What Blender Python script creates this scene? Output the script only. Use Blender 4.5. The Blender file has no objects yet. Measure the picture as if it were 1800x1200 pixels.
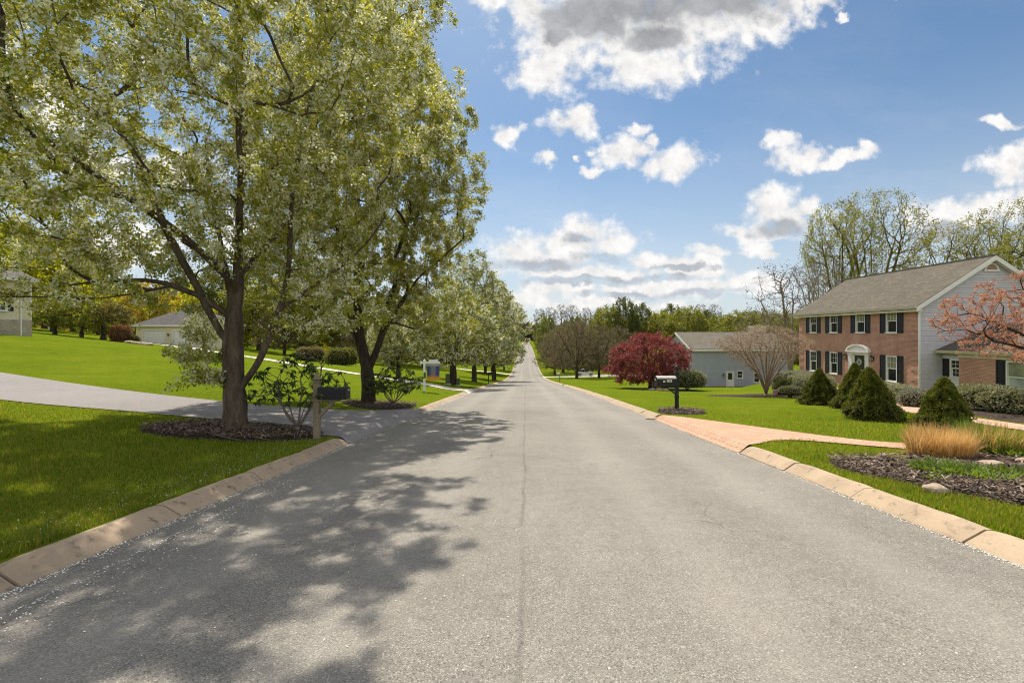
SUN_E, EXPOSURE, GRASS, SKY_S, SKY_T = 4.9, .50, 1.0, .088, (.68, .81, .86)
import bpy, bmesh, math, random
import numpy as np
from mathutils import Vector, noise

SC = bpy.context.scene
COL = SC.collection
R = math.radians
PX0, PY0, F, CZ = 924.0, 584.0, 800.0, 1.6      # picture centre of the photographed view, focal length in pixels, eye height
rng = np.random.default_rng(7)
random.seed(7)

# ------------------------------------------------------------------ helpers
def smooth01(a, b, x):
    t = np.clip((np.asarray(x, float) - a) / (b - a), 0, 1)
    return t * t * (3 - 2 * t)

class MB:
    """collects faces; build() links them as ONE mesh object"""
    def __init__(s):
        s.v, s.f, s.m, s.n = [], [], [], 0
    def add(s, V, Fc, mi=0):
        s.v.extend([tuple(map(float, p)) for p in V])
        for k, q in enumerate(Fc):
            s.f.append(tuple(i + s.n for i in q)); s.m.append(mi)
        s.n += len(V)
    def box(s, x0, x1, y0, y1, z0, z1, mi=0, mp=None):
        P = [(x0,y0,z0),(x1,y0,z0),(x1,y1,z0),(x0,y1,z0),(x0,y0,z1),(x1,y0,z1),(x1,y1,z1),(x0,y1,z1)]
        if mp: P = [mp(*p) for p in P]
        s.add(P, [(0,3,2,1),(4,5,6,7),(0,1,5,4),(1,2,6,5),(2,3,7,6),(3,0,4,7)], mi)
    def quad(s, a, b, c, d, mi=0):
        s.add([a,b,c,d], [(0,1,2,3)], mi)
    def poly(s, pts, mi=0):
        s.add(pts, [tuple(range(len(pts)))], mi)
    def prism(s, pts, mp, d0, d1, mi=0):
        """pts: outline (u,v); mp(u,v,d) -> xyz"""
        n = len(pts)
        V = [mp(u, v, d0) for u, v in pts] + [mp(u, v, d1) for u, v in pts]
        Fc = [tuple(range(n-1, -1, -1)), tuple(range(n, 2*n))] + [(i, (i+1) % n, n + (i+1) % n, n + i) for i in range(n)]
        s.add(V, Fc, mi)
    def lathe(s, prof, c=(0,0,0), sides=16, mi=0):
        V, Fc = [], []
        for r, z in prof:
            for k in range(sides):
                a = 2*math.pi*k/sides
                V.append((c[0]+r*math.cos(a), c[1]+r*math.sin(a), c[2]+z))
        for j in range(len(prof)-1):
            for k in range(sides):
                k2 = (k+1) % sides
                Fc.append((j*sides+k, j*sides+k2, (j+1)*sides+k2, (j+1)*sides+k))
        Fc.append(tuple(range(sides-1, -1, -1)))
        Fc.append(tuple((len(prof)-1)*sides+k for k in range(sides)))
        s.add(V, Fc, mi)
    def tube(s, pts, rad, sides=6, mi=0, cap=True):
        P = np.asarray(pts, float); n = len(P)
        if n < 2: return
        T = np.gradient(P, axis=0)
        T /= np.linalg.norm(T, axis=1, keepdims=True) + 1e-9
        ref = np.array([0.0, 0.0, 1.0]) if abs(T[0][2]) < .9 else np.array([1.0, 0.0, 0.0])
        U = np.cross(T, ref); U /= np.linalg.norm(U, axis=1, keepdims=True) + 1e-9
        for i in range(1, n):
            if np.dot(U[i], U[i-1]) < 0: U[i] = -U[i]
        W = np.cross(T, U)
        a = 2*np.pi*np.arange(sides)/sides
        rad = np.broadcast_to(np.asarray(rad, float), (n,))
        V = P[:, None, :] + rad[:, None, None]*(np.cos(a)[None, :, None]*U[:, None, :] + np.sin(a)[None, :, None]*W[:, None, :])
        V = V.reshape(-1, 3)
        Fc = [(j*sides+k, j*sides+(k+1) % sides, (j+1)*sides+(k+1) % sides, (j+1)*sides+k) for j in range(n-1) for k in range(sides)]
        if cap:
            Fc += [tuple(range(sides-1, -1, -1)), tuple((n-1)*sides+k for k in range(sides))]
        s.add(V, Fc, mi)
    def build(s, name, mats, parent=None, smooth=False, recalc=True, bevel=0, loc=None):
        me = bpy.data.meshes.new(name)
        me.from_pydata(s.v, [], s.f)
        if not isinstance(mats, (list, tuple)): mats = [mats]
        for m in mats: me.materials.append(m)
        me.polygons.foreach_set('material_index', s.m)
        if recalc:
            b = bmesh.new(); b.from_mesh(me)
            bmesh.ops.recalc_face_normals(b, faces=b.faces); b.to_mesh(me); b.free()
        if smooth: me.polygons.foreach_set('use_smooth', [True]*len(me.polygons))
        me.update()
        o = bpy.data.objects.new(name, me); COL.objects.link(o)
        if parent is not None: o.parent = parent
        if loc is not None: o.location = loc
        if bevel:
            md = o.modifiers.new('edge', 'BEVEL'); md.width = bevel; md.segments = 2; md.limit_method = 'ANGLE'
        return o

def np_mesh(name, V, counts, idx, mats, parent=None, mat_index=None, smooth=False):
    """fast mesh: V (n,3), every face has `counts` corners, idx flat"""
    me = bpy.data.meshes.new(name)
    V = np.ascontiguousarray(V, np.float32); idx = np.ascontiguousarray(idx, np.int32).ravel()
    nf = len(idx)//counts
    me.vertices.add(len(V)); me.vertices.foreach_set('co', V.ravel())
    me.loops.add(len(idx)); me.loops.foreach_set('vertex_index', idx)
    me.polygons.add(nf); me.polygons.foreach_set('loop_start', np.arange(nf, dtype=np.int32)*counts)
    for m in (mats if isinstance(mats, (list, tuple)) else [mats]): me.materials.append(m)
    if mat_index is not None: me.polygons.foreach_set('material_index', np.ascontiguousarray(mat_index, np.int32))
    if smooth: me.polygons.foreach_set('use_smooth', np.ones(nf, bool))
    me.update(calc_edges=True)
    o = bpy.data.objects.new(name, me); COL.objects.link(o)
    if parent is not None: o.parent = parent
    return o

def tag(o, label=None, cat=None, group=None, kind=None):
    if label: o['label'] = label
    if cat: o['category'] = cat
    if group: o['group'] = group
    if kind: o['kind'] = kind
    return o

def thing(name, label, cat, loc=(0,0,0), rotz=0.0, group=None):
    o = bpy.data.objects.new(name, None); COL.objects.link(o)
    o.location = loc; o.rotation_euler = (0, 0, rotz); o.empty_display_size = .2
    return tag(o, label, cat, group)

def dup(root, loc, rotz=0.0, scale=(1,1,1), label=None, group=None, name=None):
    r = root.copy(); COL.objects.link(r)
    if name: r.name = name
    r.location = loc; r.rotation_euler = (0, 0, rotz); r.scale = scale
    if label: r['label'] = label
    if group: r['group'] = group
    for ch in list(root.children):
        c = ch.copy(); COL.objects.link(c); c.parent = r
        for g in list(ch.children):
            d = g.copy(); COL.objects.link(d); d.parent = c
    return r

# ------------------------------------------------------------------ terrain
_RY = np.array([-400,-60,-20,0,16,27,40,54,68,87,106,125,148,180,229,330,440,476,520,620,3000], float)
_RZ = np.array([31,4.65,1.55,0,-1.25,-2.13,-3.28,-4.6,-5.88,-7.5,-8.85,-9.65,-9.95,-9.7,-9.0,-8.5,-8.25,-8.3,-9.6,-14.5,-15])
_ty = np.arange(-400, 3001, 1.0)
_tz = np.interp(_ty, _RY, _RZ)
_k = np.exp(-.5*(np.arange(-18, 19)/6.0)**2); _k /= _k.sum()
_tz = np.convolve(np.pad(_tz, 18, 'edge'), _k, 'valid')
_tz -= np.interp(0, _ty, _tz)
def road_z(Y): return np.interp(Y, _ty, _tz)
XL, XR = -3.69, 3.99          # road edges
KL, KR = -3.98, 4.28          # back of the kerbs
def Hs(X, Y):
    """lawn height beside the road"""
    X = np.asarray(X, float); Y = np.asarray(Y, float)
    r = road_z(Y)
    dl = np.clip(KL - X, 0, None); dls = np.where(dl < 70, dl, 70 + (dl-70)*.25)
    sl = .07 + .045*smooth01(18, 36, Y)
    sl = sl*(1 - .75*smooth01(170, 330, Y))
    zl = r + .135 + sl*dls*smooth01(-1.0, 3.0, dl)
    dr = np.clip(X - KR, 0, None)
    zr = r + .125 - .026*np.minimum(dr, 9)*smooth01(16, 30, Y) - .06*smooth01(0, 6, dr)*0
    w = smooth01(17.5, 21.5, X)*smooth01(10, 20, Y)*(1-smooth01(37, 43, Y))
    zr = zr*(1-w) + (-2.25)*w
    zr = zr - .25*smooth01(46, 54, Y)*(1-smooth01(70, 100, Y))*smooth01(8, 16, X)
    und = .05*np.sin(X*.21+1.3)*np.sin(Y*.17+.4)*smooth01(3, 10, dl)
    return np.where(X < 0, zl, zr) + und
def H(X, Y):
    X = np.asarray(X, float)
    return np.where((X > KL+.06) & (X < KR-.06), road_z(Y) - .08, Hs(X, Y))
def hz(x, y): return float(Hs(x, y))
def at(px, py, ymax=400.0):
    """point of the ground that shows at a picture position (used to survey where things stand)"""
    Y = np.concatenate([np.arange(1.5, 60, .01), np.arange(60, ymax, .1)])
    X = (px-PX0)/F*Y; Z = CZ-(py-PY0)/F*Y
    G = np.where((X > KL) & (X < KR), road_z(Y), Hs(X, Y))
    k = np.argmax(Z <= G)
    if not (Z <= G).any(): k = len(Y)-1
    return float(X[k]), float(Y[k]), float(G[k])
def gx(px, Y): return (px-PX0)/F*Y
def place(px, Y):
    x = gx(px, Y); return (x, Y, hz(x, Y))
def inpoly(X, Y, poly):
    c = np.zeros(X.shape, bool); n = len(poly)
    for i in range(n):
        x0, y0 = poly[i]; x1, y1 = poly[(i+1) % n]
        if y0 == y1: continue
        m = ((y0 > Y) != (y1 > Y)) & (X < (x1-x0)*(Y-y0)/(y1-y0)+x0)
        c ^= m
    return c

# ------------------------------------------------------------------ materials
class NT:
    def __init__(s, tree): s.t = tree; s.n = tree.nodes; s.l = tree.links
    def new(s, typ, **kw):
        n = s.n.new(typ)
        for k, v in kw.items():
            if k.startswith('i_'):
                n.inputs[k[2:].replace('_', ' ')].default_value = v
            else: setattr(n, k, v)
        return n
    def link(s, a, b): s.l.new(a, b)
    def math(s, op, a, b=None, c=None, clamp=False):
        n = s.n.new('ShaderNodeMath'); n.operation = op; n.use_clamp = clamp
        for k, v in enumerate((a, b, c)):
            if v is None: continue
            if isinstance(v, (int, float)): n.inputs[k].default_value = v
            else: s.l.new(v, n.inputs[k])
        return n.outputs[0]
    def vmath(s, op, a, b=None, c=None):
        n = s.n.new('ShaderNodeVectorMath'); n.operation = op
        for k, v in enumerate((a, b, c)):
            if v is None: continue
            if isinstance(v, (tuple, list)): n.inputs[k].default_value = v
            else: s.l.new(v, n.inputs[k])
        return n.outputs['Value'] if op in ('LENGTH', 'DOT_PRODUCT', 'DISTANCE') else n.outputs[0]
    def noise(s, vec, scale, detail=4, rough=.55, dist=0.0):
        n = s.n.new('ShaderNodeTexNoise'); n.inputs['Scale'].default_value = scale
        n.inputs['Detail'].default_value = detail; n.inputs['Roughness'].default_value = rough
        n.inputs['Distortion'].default_value = dist
        if vec is not None: s.l.new(vec, n.inputs['Vector'])
        return n.outputs['Fac']
    def ramp(s, fac, stops, interp='LINEAR'):
        n = s.n.new('ShaderNodeValToRGB'); e = n.color_ramp.elements; n.color_ramp.interpolation = interp
        while len(e) < len(stops): e.new(.5)
        for k, (p, c) in enumerate(stops):
            e[k].position = p; e[k].color = (*c, 1) if len(c) == 3 else c
        s.l.new(fac, n.inputs['Fac']); return n.outputs['Color']
    def mix(s, fac, a, b, blend='MIX'):
        n = s.n.new('ShaderNodeMix'); n.data_type = 'RGBA'; n.blend_type = blend
        for key, v in ((0, fac), (6, a), (7, b)):
            if isinstance(v, (int, float)): n.inputs[key].default_value = v
            elif isinstance(v, (tuple, list)): n.inputs[key].default_value = (*v, 1) if len(v) == 3 else v
            else: s.l.new(v, n.inputs[key])
        return n.outputs[2]
    def rng(s, v, a, b, c, d, smooth=False):
        n = s.n.new('ShaderNodeMapRange'); n.clamp = True
        if smooth: n.interpolation_type = 'SMOOTHSTEP'
        s.l.new(v, n.inputs[0])
        for k, x in enumerate((a, b, c, d)): n.inputs[k+1].default_value = x
        return n.outputs[0]

def new_mat(name):
    m = bpy.data.materials.new(name); m.use_nodes = True
    t = NT(m.node_tree); t.n.clear()
    out = t.new('ShaderNodeOutputMaterial')
    return m, t, out

def coords(t, kind='Object'):
    return t.new('ShaderNodeTexCoord').outputs[kind]

def principled(t, out, color, rough=.7, bump=None, bstr=.3, bdist=.01, spec=.4, metal=0.0):
    p = t.new('ShaderNodeBsdfPrincipled')
    if isinstance(color, (tuple, list)): p.inputs['Base Color'].default_value = (*color, 1)
    else: t.link(color, p.inputs['Base Color'])
    if isinstance(rough, (int, float)): p.inputs['Roughness'].default_value = rough
    else: t.link(rough, p.inputs['Roughness'])
    p.inputs['Specular IOR Level'].default_value = spec
    p.inputs['Metallic'].default_value = metal
    if bump is not None:
        b = t.new('ShaderNodeBump'); b.inputs['Strength'].default_value = bstr; b.inputs['Distance'].default_value = bdist
        t.link(bump, b.inputs['Height']); t.link(b.outputs[0], p.inputs['Normal'])
    t.link(p.outputs[0], out.inputs[0])
    return p

def simple(name, c1, c2=None, scale=6.0, rough=.7, bstr=.25, spec=.35, metal=0.0, detail=6, stretch=None, bdist=.008):
    m, t, out = new_mat(name)
    v = coords(t)
    if stretch:
        v = t.vmath('MULTIPLY', v, stretch)
    n = t.noise(v, scale, detail, .6)
    n2 = t.noise(v, scale*7, 3, .6)
    c2 = c2 or tuple(x*.75 for x in c1)
    f = t.math('MULTIPLY_ADD', n2, .4, t.math('MULTIPLY', n, .8))
    col = t.ramp(f, [(.4, c2), (.75, c1)])
    principled(t, out, col, rough, n2, bstr, bdist, spec, metal)
    return m

def leaf_mat(name, cols, trans=.45, tcol=None, rough=.5, obj_var=.25, spec=.3, clump=.9):
    """cols: colours over which single leaves vary"""
    m, t, out = new_mat(name)
    geo = t.new('ShaderNodeNewGeometry'); oi = t.new('ShaderNodeObjectInfo')
    k = len(cols)
    col = t.ramp(geo.outputs['Random Per Island'], [((i/(k-1)) if k > 1 else 0, c) for i, c in enumerate(cols)])
    big = t.noise(coords(t), clump, 2, .5)
    v = t.math('ADD', t.math('MULTIPLY_ADD', oi.outputs['Random'], obj_var, 1-obj_var*.5), t.math('MULTIPLY_ADD', big, .5, -.25))
    hsv = t.new('ShaderNodeHueSaturation'); t.link(col, hsv.inputs['Color']); t.link(v, hsv.inputs['Value'])
    col = hsv.outputs[0]
    p = t.new('ShaderNodeBsdfPrincipled'); t.link(col, p.inputs['Base Color'])
    p.inputs['Roughness'].default_value = rough; p.inputs['Specular IOR Level'].default_value = spec
    tr = t.new('ShaderNodeBsdfTranslucent')
    if tcol: t.link(t.mix(1.0, col, tcol, 'MULTIPLY'), tr.inputs['Color'])
    else: t.link(col, tr.inputs['Color'])
    mx = t.new('ShaderNodeMixShader'); mx.inputs[0].default_value = trans
    t.link(p.outputs[0], mx.inputs[1]); t.link(tr.outputs[0], mx.inputs[2]); t.link(mx.outputs[0], out.inputs[0])
    return m
# ------------------------------------------------------------------ surfaces
def mat_asphalt(name, light, dark, line=True):
    m, t, out = new_mat(name)
    v = coords(t)
    vor = t.new('ShaderNodeTexVoronoi'); vor.inputs['Scale'].default_value = 135; t.link(v, vor.inputs['Vector'])
    sep = t.new('ShaderNodeSeparateColor'); t.link(vor.outputs['Color'], sep.inputs[0])
    fine = t.noise(v, 160, 3, .7)
    big = t.noise(v, .35, 5, .6)
    mid = t.noise(v, 6, 4, .6)
    f = t.math('MULTIPLY_ADD', big, .45, t.math('MULTIPLY_ADD', mid, .3, t.math('MULTIPLY', fine, .35)))
    col = t.ramp(f, [(.38, dark), (.72, light)])
    stone = t.math('GREATER_THAN', sep.outputs[0], .86)
    col = t.mix(t.math('MULTIPLY', stone, .45), col, tuple(min(1, x*1.8) for x in light))
    pit = t.math('LESS_THAN', sep.outputs[1], .2)
    col = t.mix(t.math('MULTIPLY', pit, .55), col, tuple(x*.42 for x in dark))
    if line:
        xyz = t.new('ShaderNodeSeparateXYZ'); t.link(v, xyz.inputs[0])
        wob = t.math('MULTIPLY_ADD', t.noise(v, .8, 3, .6), .12, -.06)
        X = t.math('ADD', xyz.outputs[0], wob)
        # paving joint along the middle, tyre tracks, worn edges, stray cracks
        j = t.math('ABSOLUTE', t.math('ADD', X, .03))
        joint = t.rng(j, .004, .03, 1, 0)
        brk = t.rng(t.noise(v, 1.3, 3, .6), .34, .6, .25, 1)
        col = t.mix(t.math('MULTIPLY', t.math('MULTIPLY', joint, brk), .42), col, tuple(x*.45 for x in dark))
        tr = None
        for cx in (-2.5, -1.1, 1.4, 2.9):
            a = t.rng(t.math('ABSOLUTE', t.math('SUBTRACT', X, cx)), 0, .55, 1, 0, True)
            tr = a if tr is None else t.math('MAXIMUM', tr, a)
        col = t.mix(t.math('MULTIPLY', tr, .22), col, tuple(min(1, x*1.25) for x in light))
        ck = t.new('ShaderNodeTexVoronoi'); ck.feature = 'DISTANCE_TO_EDGE'; ck.inputs['Scale'].default_value = .33
        dv = t.vmath('ADD', v, t.vmath('MULTIPLY', t.new('ShaderNodeTexNoise', ).outputs['Color'], (0, 0, 0)))
        nz = t.new('ShaderNodeTexNoise'); nz.inputs['Scale'].default_value = 2.2; nz.inputs['Detail'].default_value = 5; t.link(v, nz.inputs['Vector'])
        dv = t.vmath('ADD', v, t.vmath('MULTIPLY', nz.outputs['Color'], (.9, .9, 0)))
        t.link(dv, ck.inputs['Vector'])
        crack = t.math('LESS_THAN', ck.outputs['Distance'], .0035)
        some = t.rng(t.noise(v, .22, 2, .5), .50, .56, 0, 1)
        col = t.mix(t.math('MULTIPLY', t.math('MULTIPLY', crack, some), .45), col, tuple(x*.35 for x in dark))
    hgt = t.math('ADD', t.math('MULTIPLY', vor.outputs['Distance'], .9), fine)
    principled(t, out, col, .9, hgt, .6, .006, .12)
    return m

def mat_concrete(name, c1, c2, stain=(.05,.045,.04), amt=.5):
    m, t, out = new_mat(name)
    v = coords(t)
    big = t.noise(v, 1.7, 6, .65); fine = t.noise(v, 60, 4, .7); mid = t.noise(v, 9, 5, .65)
    col = t.ramp(t.math('MULTIPLY_ADD', big, .6, t.math('MULTIPLY', fine, .4)), [(.35, c2), (.68, c1)])
    st = t.rng(mid, .56, .72, 0, amt)
    col = t.mix(st, col, stain)
    principled(t, out, col, .88, t.math('ADD', fine, mid), .4, .006, .2)
    return m

def mat_ground():
    m, t, out = new_mat('lawn_turf')
    v = coords(t)
    a = t.noise(v, .25, 5, .6); b = t.noise(v, 2.1, 5, .65); c = t.noise(t.vmath('MULTIPLY', v, (1, .35, 1)), 26, 4, .7)
    f = t.math('MULTIPLY_ADD', a, .4, t.math('MULTIPLY_ADD', b, .35, t.math('MULTIPLY', c, .25)))
    col = t.ramp(f, [(.32, (.062, .098, .007)), (.5, (.100, .136, .009)), (.68, (.146, .172, .014))])
    dry = t.rng(t.noise(v, .7, 4, .6), .60, .74, 0, .45)
    col = t.mix(dry, col, (.17, .18, .035))
    principled(t, out, col, 1.0, c, .8, .03, 0)
    return m

def mat_mulch():
    m, t, out = new_mat('bark_mulch')
    v = t.vmath('MULTIPLY', coords(t), (1, 1, 1))
    w = t.new('ShaderNodeTexVoronoi'); w.inputs['Scale'].default_value = 42; t.link(v, w.inputs['Vector'])
    sp = t.new('ShaderNodeSeparateColor'); t.link(w.outputs['Color'], sp.inputs[0])
    col = t.ramp(sp.outputs[0], [(0, (.022, .016, .013)), (.6, (.065, .047, .036)), (1, (.16, .12, .09))])
    principled(t, out, col, .95, w.outputs['Distance'], 1, .03, .1)
    return m

def mat_chips(name, cols):
    m, t, out = new_mat(name)
    g = t.new('ShaderNodeNewGeometry')
    col = t.ramp(g.outputs['Random Per Island'], [(i/(len(cols)-1), c) for i, c in enumerate(cols)])
    principled(t, out, col, .9, None, spec=.15)
    return m

def mat_brick(name, c1, c2, mortar, paver=False, var=.5):
    """running bond; walls run along x or along y, so x+y is the length along either"""
    m, t, out = new_mat(name)
    v = coords(t)
    xyz = t.new('ShaderNodeSeparateXYZ'); t.link(v, xyz.inputs[0])
    cb = t.new('ShaderNodeCombineXYZ')
    if paver:
        t.link(xyz.outputs[0], cb.inputs[0]); t.link(xyz.outputs[1], cb.inputs[1])
    else:
        t.link(t.math('ADD', xyz.outputs[0], xyz.outputs[1]), cb.inputs[0]); t.link(xyz.outputs[2], cb.inputs[1])
    b = t.new('ShaderNodeTexBrick'); t.link(cb.outputs[0], b.inputs['Vector'])
    b.inputs['Scale'].default_value = 1
    b.inputs['Brick Width'].default_value = .21 if not paver else .2
    b.inputs['Row Height'].default_value = .075 if not paver else .1
    b.inputs['Mortar Size'].default_value = .008 if not paver else .011
    b.inputs['Mortar Smooth'].default_value = .15
    b.inputs['Color1'].default_value = (*c1, 1); b.inputs['Color2'].default_value = (*c2, 1); b.inputs['Mortar'].default_value = (*mortar, 1)
    b.inputs['Bias'].default_value = -.1
    n = t.noise(v, 1.1, 5, .6); n2 = t.noise(v, 45, 3, .6)
    col = t.mix(t.math('MULTIPLY', t.rng(n, .4, .7, 0, 1), var), b.outputs['Color'], tuple(x*.55 for x in c2))
    col = t.mix(t.math('MULTIPLY', t.rng(n2, .3, .7, 0, 1), .35), col, tuple(min(1, x*1.5) for x in c1))
    hgt = t.math('SUBTRACT', t.math('MULTIPLY', n2, .25), b.outputs['Fac'])
    principled(t, out, col, .88, hgt, .6, .008, .2)
    return m

def mat_shingle(name, c1, c2):
    m, t, out = new_mat(name)
    v = coords(t)
    xyz = t.new('ShaderNodeSeparateXYZ'); t.link(v, xyz.inputs[0])
    cb = t.new('ShaderNodeCombineXYZ')
    t.link(xyz.outputs['Y' if name.endswith('long') else 'X'], cb.inputs[0])
    t.link(t.math('MULTIPLY', xyz.outputs[2], 1.75), cb.inputs[1])
    b = t.new('ShaderNodeTexBrick'); t.link(cb.outputs[0], b.inputs['Vector']); b.inputs['Scale'].default_value = 1
    b.inputs['Brick Width'].default_value = .33; b.inputs['Row Height'].default_value = .14; b.inputs['Mortar Size'].default_value = .006
    b.inputs['Color1'].default_value = (*c1, 1); b.inputs['Color2'].default_value = (*c2, 1); b.inputs['Mortar'].default_value = (*[x*.55 for x in c2], 1)
    n = t.noise(v, .6, 5, .6); n2 = t.noise(v, 30, 3, .7)
    col = t.mix(t.math('MULTIPLY', t.rng(n, .4, .7, 0, 1), .35), b.outputs['Color'], tuple(x*.6 for x in c2))
    col = t.mix(t.math('MULTIPLY', n2, .3), col, tuple(min(1, x*1.45) for x in c1))
    principled(t, out, col, .95, t.math('SUBTRACT', n2, b.outputs['Fac']), .5, .012, .12)
    return m

def mat_glass(name, c, rough=.06):
    m, t, out = new_mat(name)
    n = t.noise(coords(t), 1.6, 2, .5)
    col = t.mix(t.rng(n, .35, .65, 0, 1), c, tuple(x*.55 for x in c))
    principled(t, out, col, rough, t.noise(coords(t), 2.5, 1, .5), .03, .02, .6)
    return m

M = {}
M['asphalt'] = mat_asphalt('weathered_asphalt', (.275, .257, .228), (.155, .146, .131))
M['asphalt_drive'] = mat_asphalt('driveway_asphalt', (.29, .27, .265), (.19, .178, .175), line=False)
M['kerb'] = mat_concrete('kerb_concrete', (.45, .345, .24), (.30, .232, .165), (.10, .085, .065), .8)
M['concrete'] = mat_concrete('pale_concrete', (.62, .58, .50), (.46, .42, .36), (.3, .27, .22), .3)
M['ground'] = mat_ground()
M['mulch'] = mat_mulch()
M['chips'] = mat_chips('mulch_chips', [(.03, .021, .016), (.085, .06, .046), (.16, .118, .09), (.30, .235, .18)])
M['petal'] = mat_chips('fallen_petals', [(.62, .58, .48), (.8, .78, .72), (.85, .84, .8)])
M['brick'] = mat_brick('red_brick', (.45, .225, .15), (.31, .145, .098), (.54, .46, .39))
M['paver'] = mat_brick('brick_pavers', (.50, .315, .225), (.38, .22, .15), (.15, .13, .065), paver=True, var=.3)
M['path'] = mat_concrete('pink_concrete', (.52, .34, .25), (.42, .27, .195), (.3, .2, .15), .25)
M['shingle_long'] = mat_shingle('roof_shingle_long', (.135, .12, .095), (.088, .078, .063))
M['shingle'] = mat_shingle('roof_shingle', (.165, .15, .122), (.115, .103, .083))
M['shingle_dark'] = mat_shingle('dark_roof_shingle', (.14, .13, .125), (.085, .08, .08))
M['siding'] = simple('white_siding_shade', (.52, .49, .52), (.44, .415, .44), 3, .55, .1)  # grey tone paints shade into the white siding of the gable
M['siding_white_lit'] = simple('white_siding_lit', (.66, .68, .70), (.58, .60, .62), 3, .55, .1)  # lit tone of the same siding, for the wall facing the road
M['siding_blue'] = simple('blue_grey_siding', (.34, .355, .41), (.29, .305, .36), 1.2, .6, .1)
M['siding_beige'] = simple('beige_siding', (.66, .58, .42), (.58, .50, .36), 2, .6, .1)
M['stone'] = mat_brick('ledge_stone', (.42, .36, .28), (.24, .19, .15), (.3, .27, .22), var=.4)
M['trim'] = simple('white_trim', (.74, .72, .68), (.64, .62, .57), 5, .5, .1)
M['cream'] = simple('cream_trim', (.62, .56, .42), (.52, .46, .33), 4, .5, .1)
M['gutter'] = simple('cream_gutter', (.55, .51, .40), (.47, .43, .33), 4, .4, .1)
M['shutter'] = simple('black_shutter', (.022, .022, .028), (.014, .014, .018), 5, .45, .1)
M['glass'] = mat_glass('window_glass', (.018, .022, .026))
M['glass_blind'] = mat_glass('window_blind_glass', (.30, .32, .20), .15)
M['glass_curtain'] = mat_glass('window_curtain_glass', (.42, .45, .40), .15)
M['door_green'] = simple('dark_green_door', (.030, .045, .018), (.02, .032, .012), 4, .4, .1)
M['lamp_black'] = simple('black_iron', (.02, .018, .016), (.035, .03, .025), 20, .45, .2)
M['lamp_glass'] = mat_glass('lamp_glass', (.35, .33, .28), .1)
M['bark'] = simple('tree_bark', (.165, .128, .095), (.045, .034, .026), 9, .95, 1.0, .1, stretch=(1, 1, .22), bdist=.03)
M['bark_dark'] = simple('dark_bark', (.085, .066, .050), (.030, .023, .018), 9, .95, .9, .1, stretch=(1, 1, .25), bdist=.03)
M['bark_pale'] = simple('pale_bark', (.24, .20, .155), (.13, .105, .08), 9, .95, .6, .1, stretch=(1, 1, .25), bdist=.02)
M['bark_tan'] = simple('tan_stems', (.30, .215, .15), (.17, .12, .082), 14, .9, .4, .1, stretch=(1, 1, .3))
M['bark_gold'] = simple('mossy_bark', (.13, .105, .045), (.055, .043, .022), 8, .95, .6, .1, stretch=(1, 1, .3))
M['leaf_pear'] = leaf_mat('pear_leaf', [(.17, .22, .022), (.23, .265, .032), (.31, .32, .048), (.40, .38, .075)], .53, (1.45, 1.3, .65))
M['blossom'] = leaf_mat('pear_blossom', [(.58, .58, .38), (.68, .67, .48), (.76, .75, .58)], .45)
M['leaf_spring'] = leaf_mat('spring_leaf', [(.15, .17, .022), (.22, .235, .032), (.30, .305, .05)], .6, (1.4, 1.35, .7))
M['leaf_bud'] = leaf_mat('budding_leaf', [(.13, .11, .035), (.18, .16, .045), (.25, .23, .07)], .4, (1.2, 1.2, .7))
M['leaf_bright'] = leaf_mat('bright_yellow_leaf', [(.36, .34, .014), (.48, .44, .02), (.28, .31, .014)], .6, (1.2, 1.2, .6))
M['leaf_orange'] = leaf_mat('golden_leaf', [(.36, .22, .03), (.42, .30, .05), (.25, .22, .03)], .5, (1.2, 1.1, .6))
M['leaf_green'] = leaf_mat('green_leaf', [(.085, .11, .018), (.125, .15, .024), (.17, .18, .032)], .52, (1.3, 1.3, .7))
M['leaf_dark'] = leaf_mat('dark_leaf', [(.040, .058, .016), (.062, .084, .022), (.09, .105, .03)], .42, (1.3, 1.2, .7))
M['leaf_brown'] = leaf_mat('brown_twig', [(.18, .135, .065), (.24, .18, .09), (.22, .19, .055)], .4)
M['leaf_darkbrown'] = leaf_mat('dark_brown_twig', [(.075, .056, .036), (.10, .075, .048), (.085, .08, .04)], .25)
M['leaf_grey'] = leaf_mat('grey_twig', [(.14, .115, .095), (.19, .16, .135), (.11, .09, .075)], .3)
M['leaf_red'] = leaf_mat('red_maple_leaf', [(.12, .025, .027), (.20, .054, .05), (.32, .115, .105), (.16, .038, .038)], .45, (1.5, .9, .8))
M['leaf_coral'] = leaf_mat('coral_bud', [(.42, .20, .135), (.52, .28, .20), (.46, .31, .235)], .4, (1.2, 1, .8))
M['leaf_tan'] = leaf_mat('tan_bud', [(.50, .34, .22), (.42, .28, .17), (.55, .41, .26)], .4)
M['leaf_rhodo'] = leaf_mat('rhododendron_leaf', [(.035, .075, .015), (.055, .10, .02), (.09, .13, .03)], .35, (1.4, 1.4, .6), rough=.35)
M['leaf_hedge'] = leaf_mat('pale_hedge_leaf', [(.30, .30, .16), (.40, .38, .235), (.20, .23, .09), (.48, .45, .31)], .3, clump=3.0)
M['leaf_lily'] = leaf_mat('lily_leaf', [(.10, .17, .018), (.15, .22, .025), (.20, .27, .04)], .45, (1.3, 1.3, .7))
M['leaf_spruce'] = leaf_mat('spruce_needle', [(.075, .095, .012), (.12, .135, .018), (.21, .205, .03)], .3, clump=5.0)
M['leaf_redtop'] = leaf_mat('red_tip_leaf', [(.32, .07, .03), (.42, .12, .05)], .4)
M['core_dark'] = simple('shaded_twigs', (.030, .030, .014), (.016, .017, .008), 9, .95, .8, .05)
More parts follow.
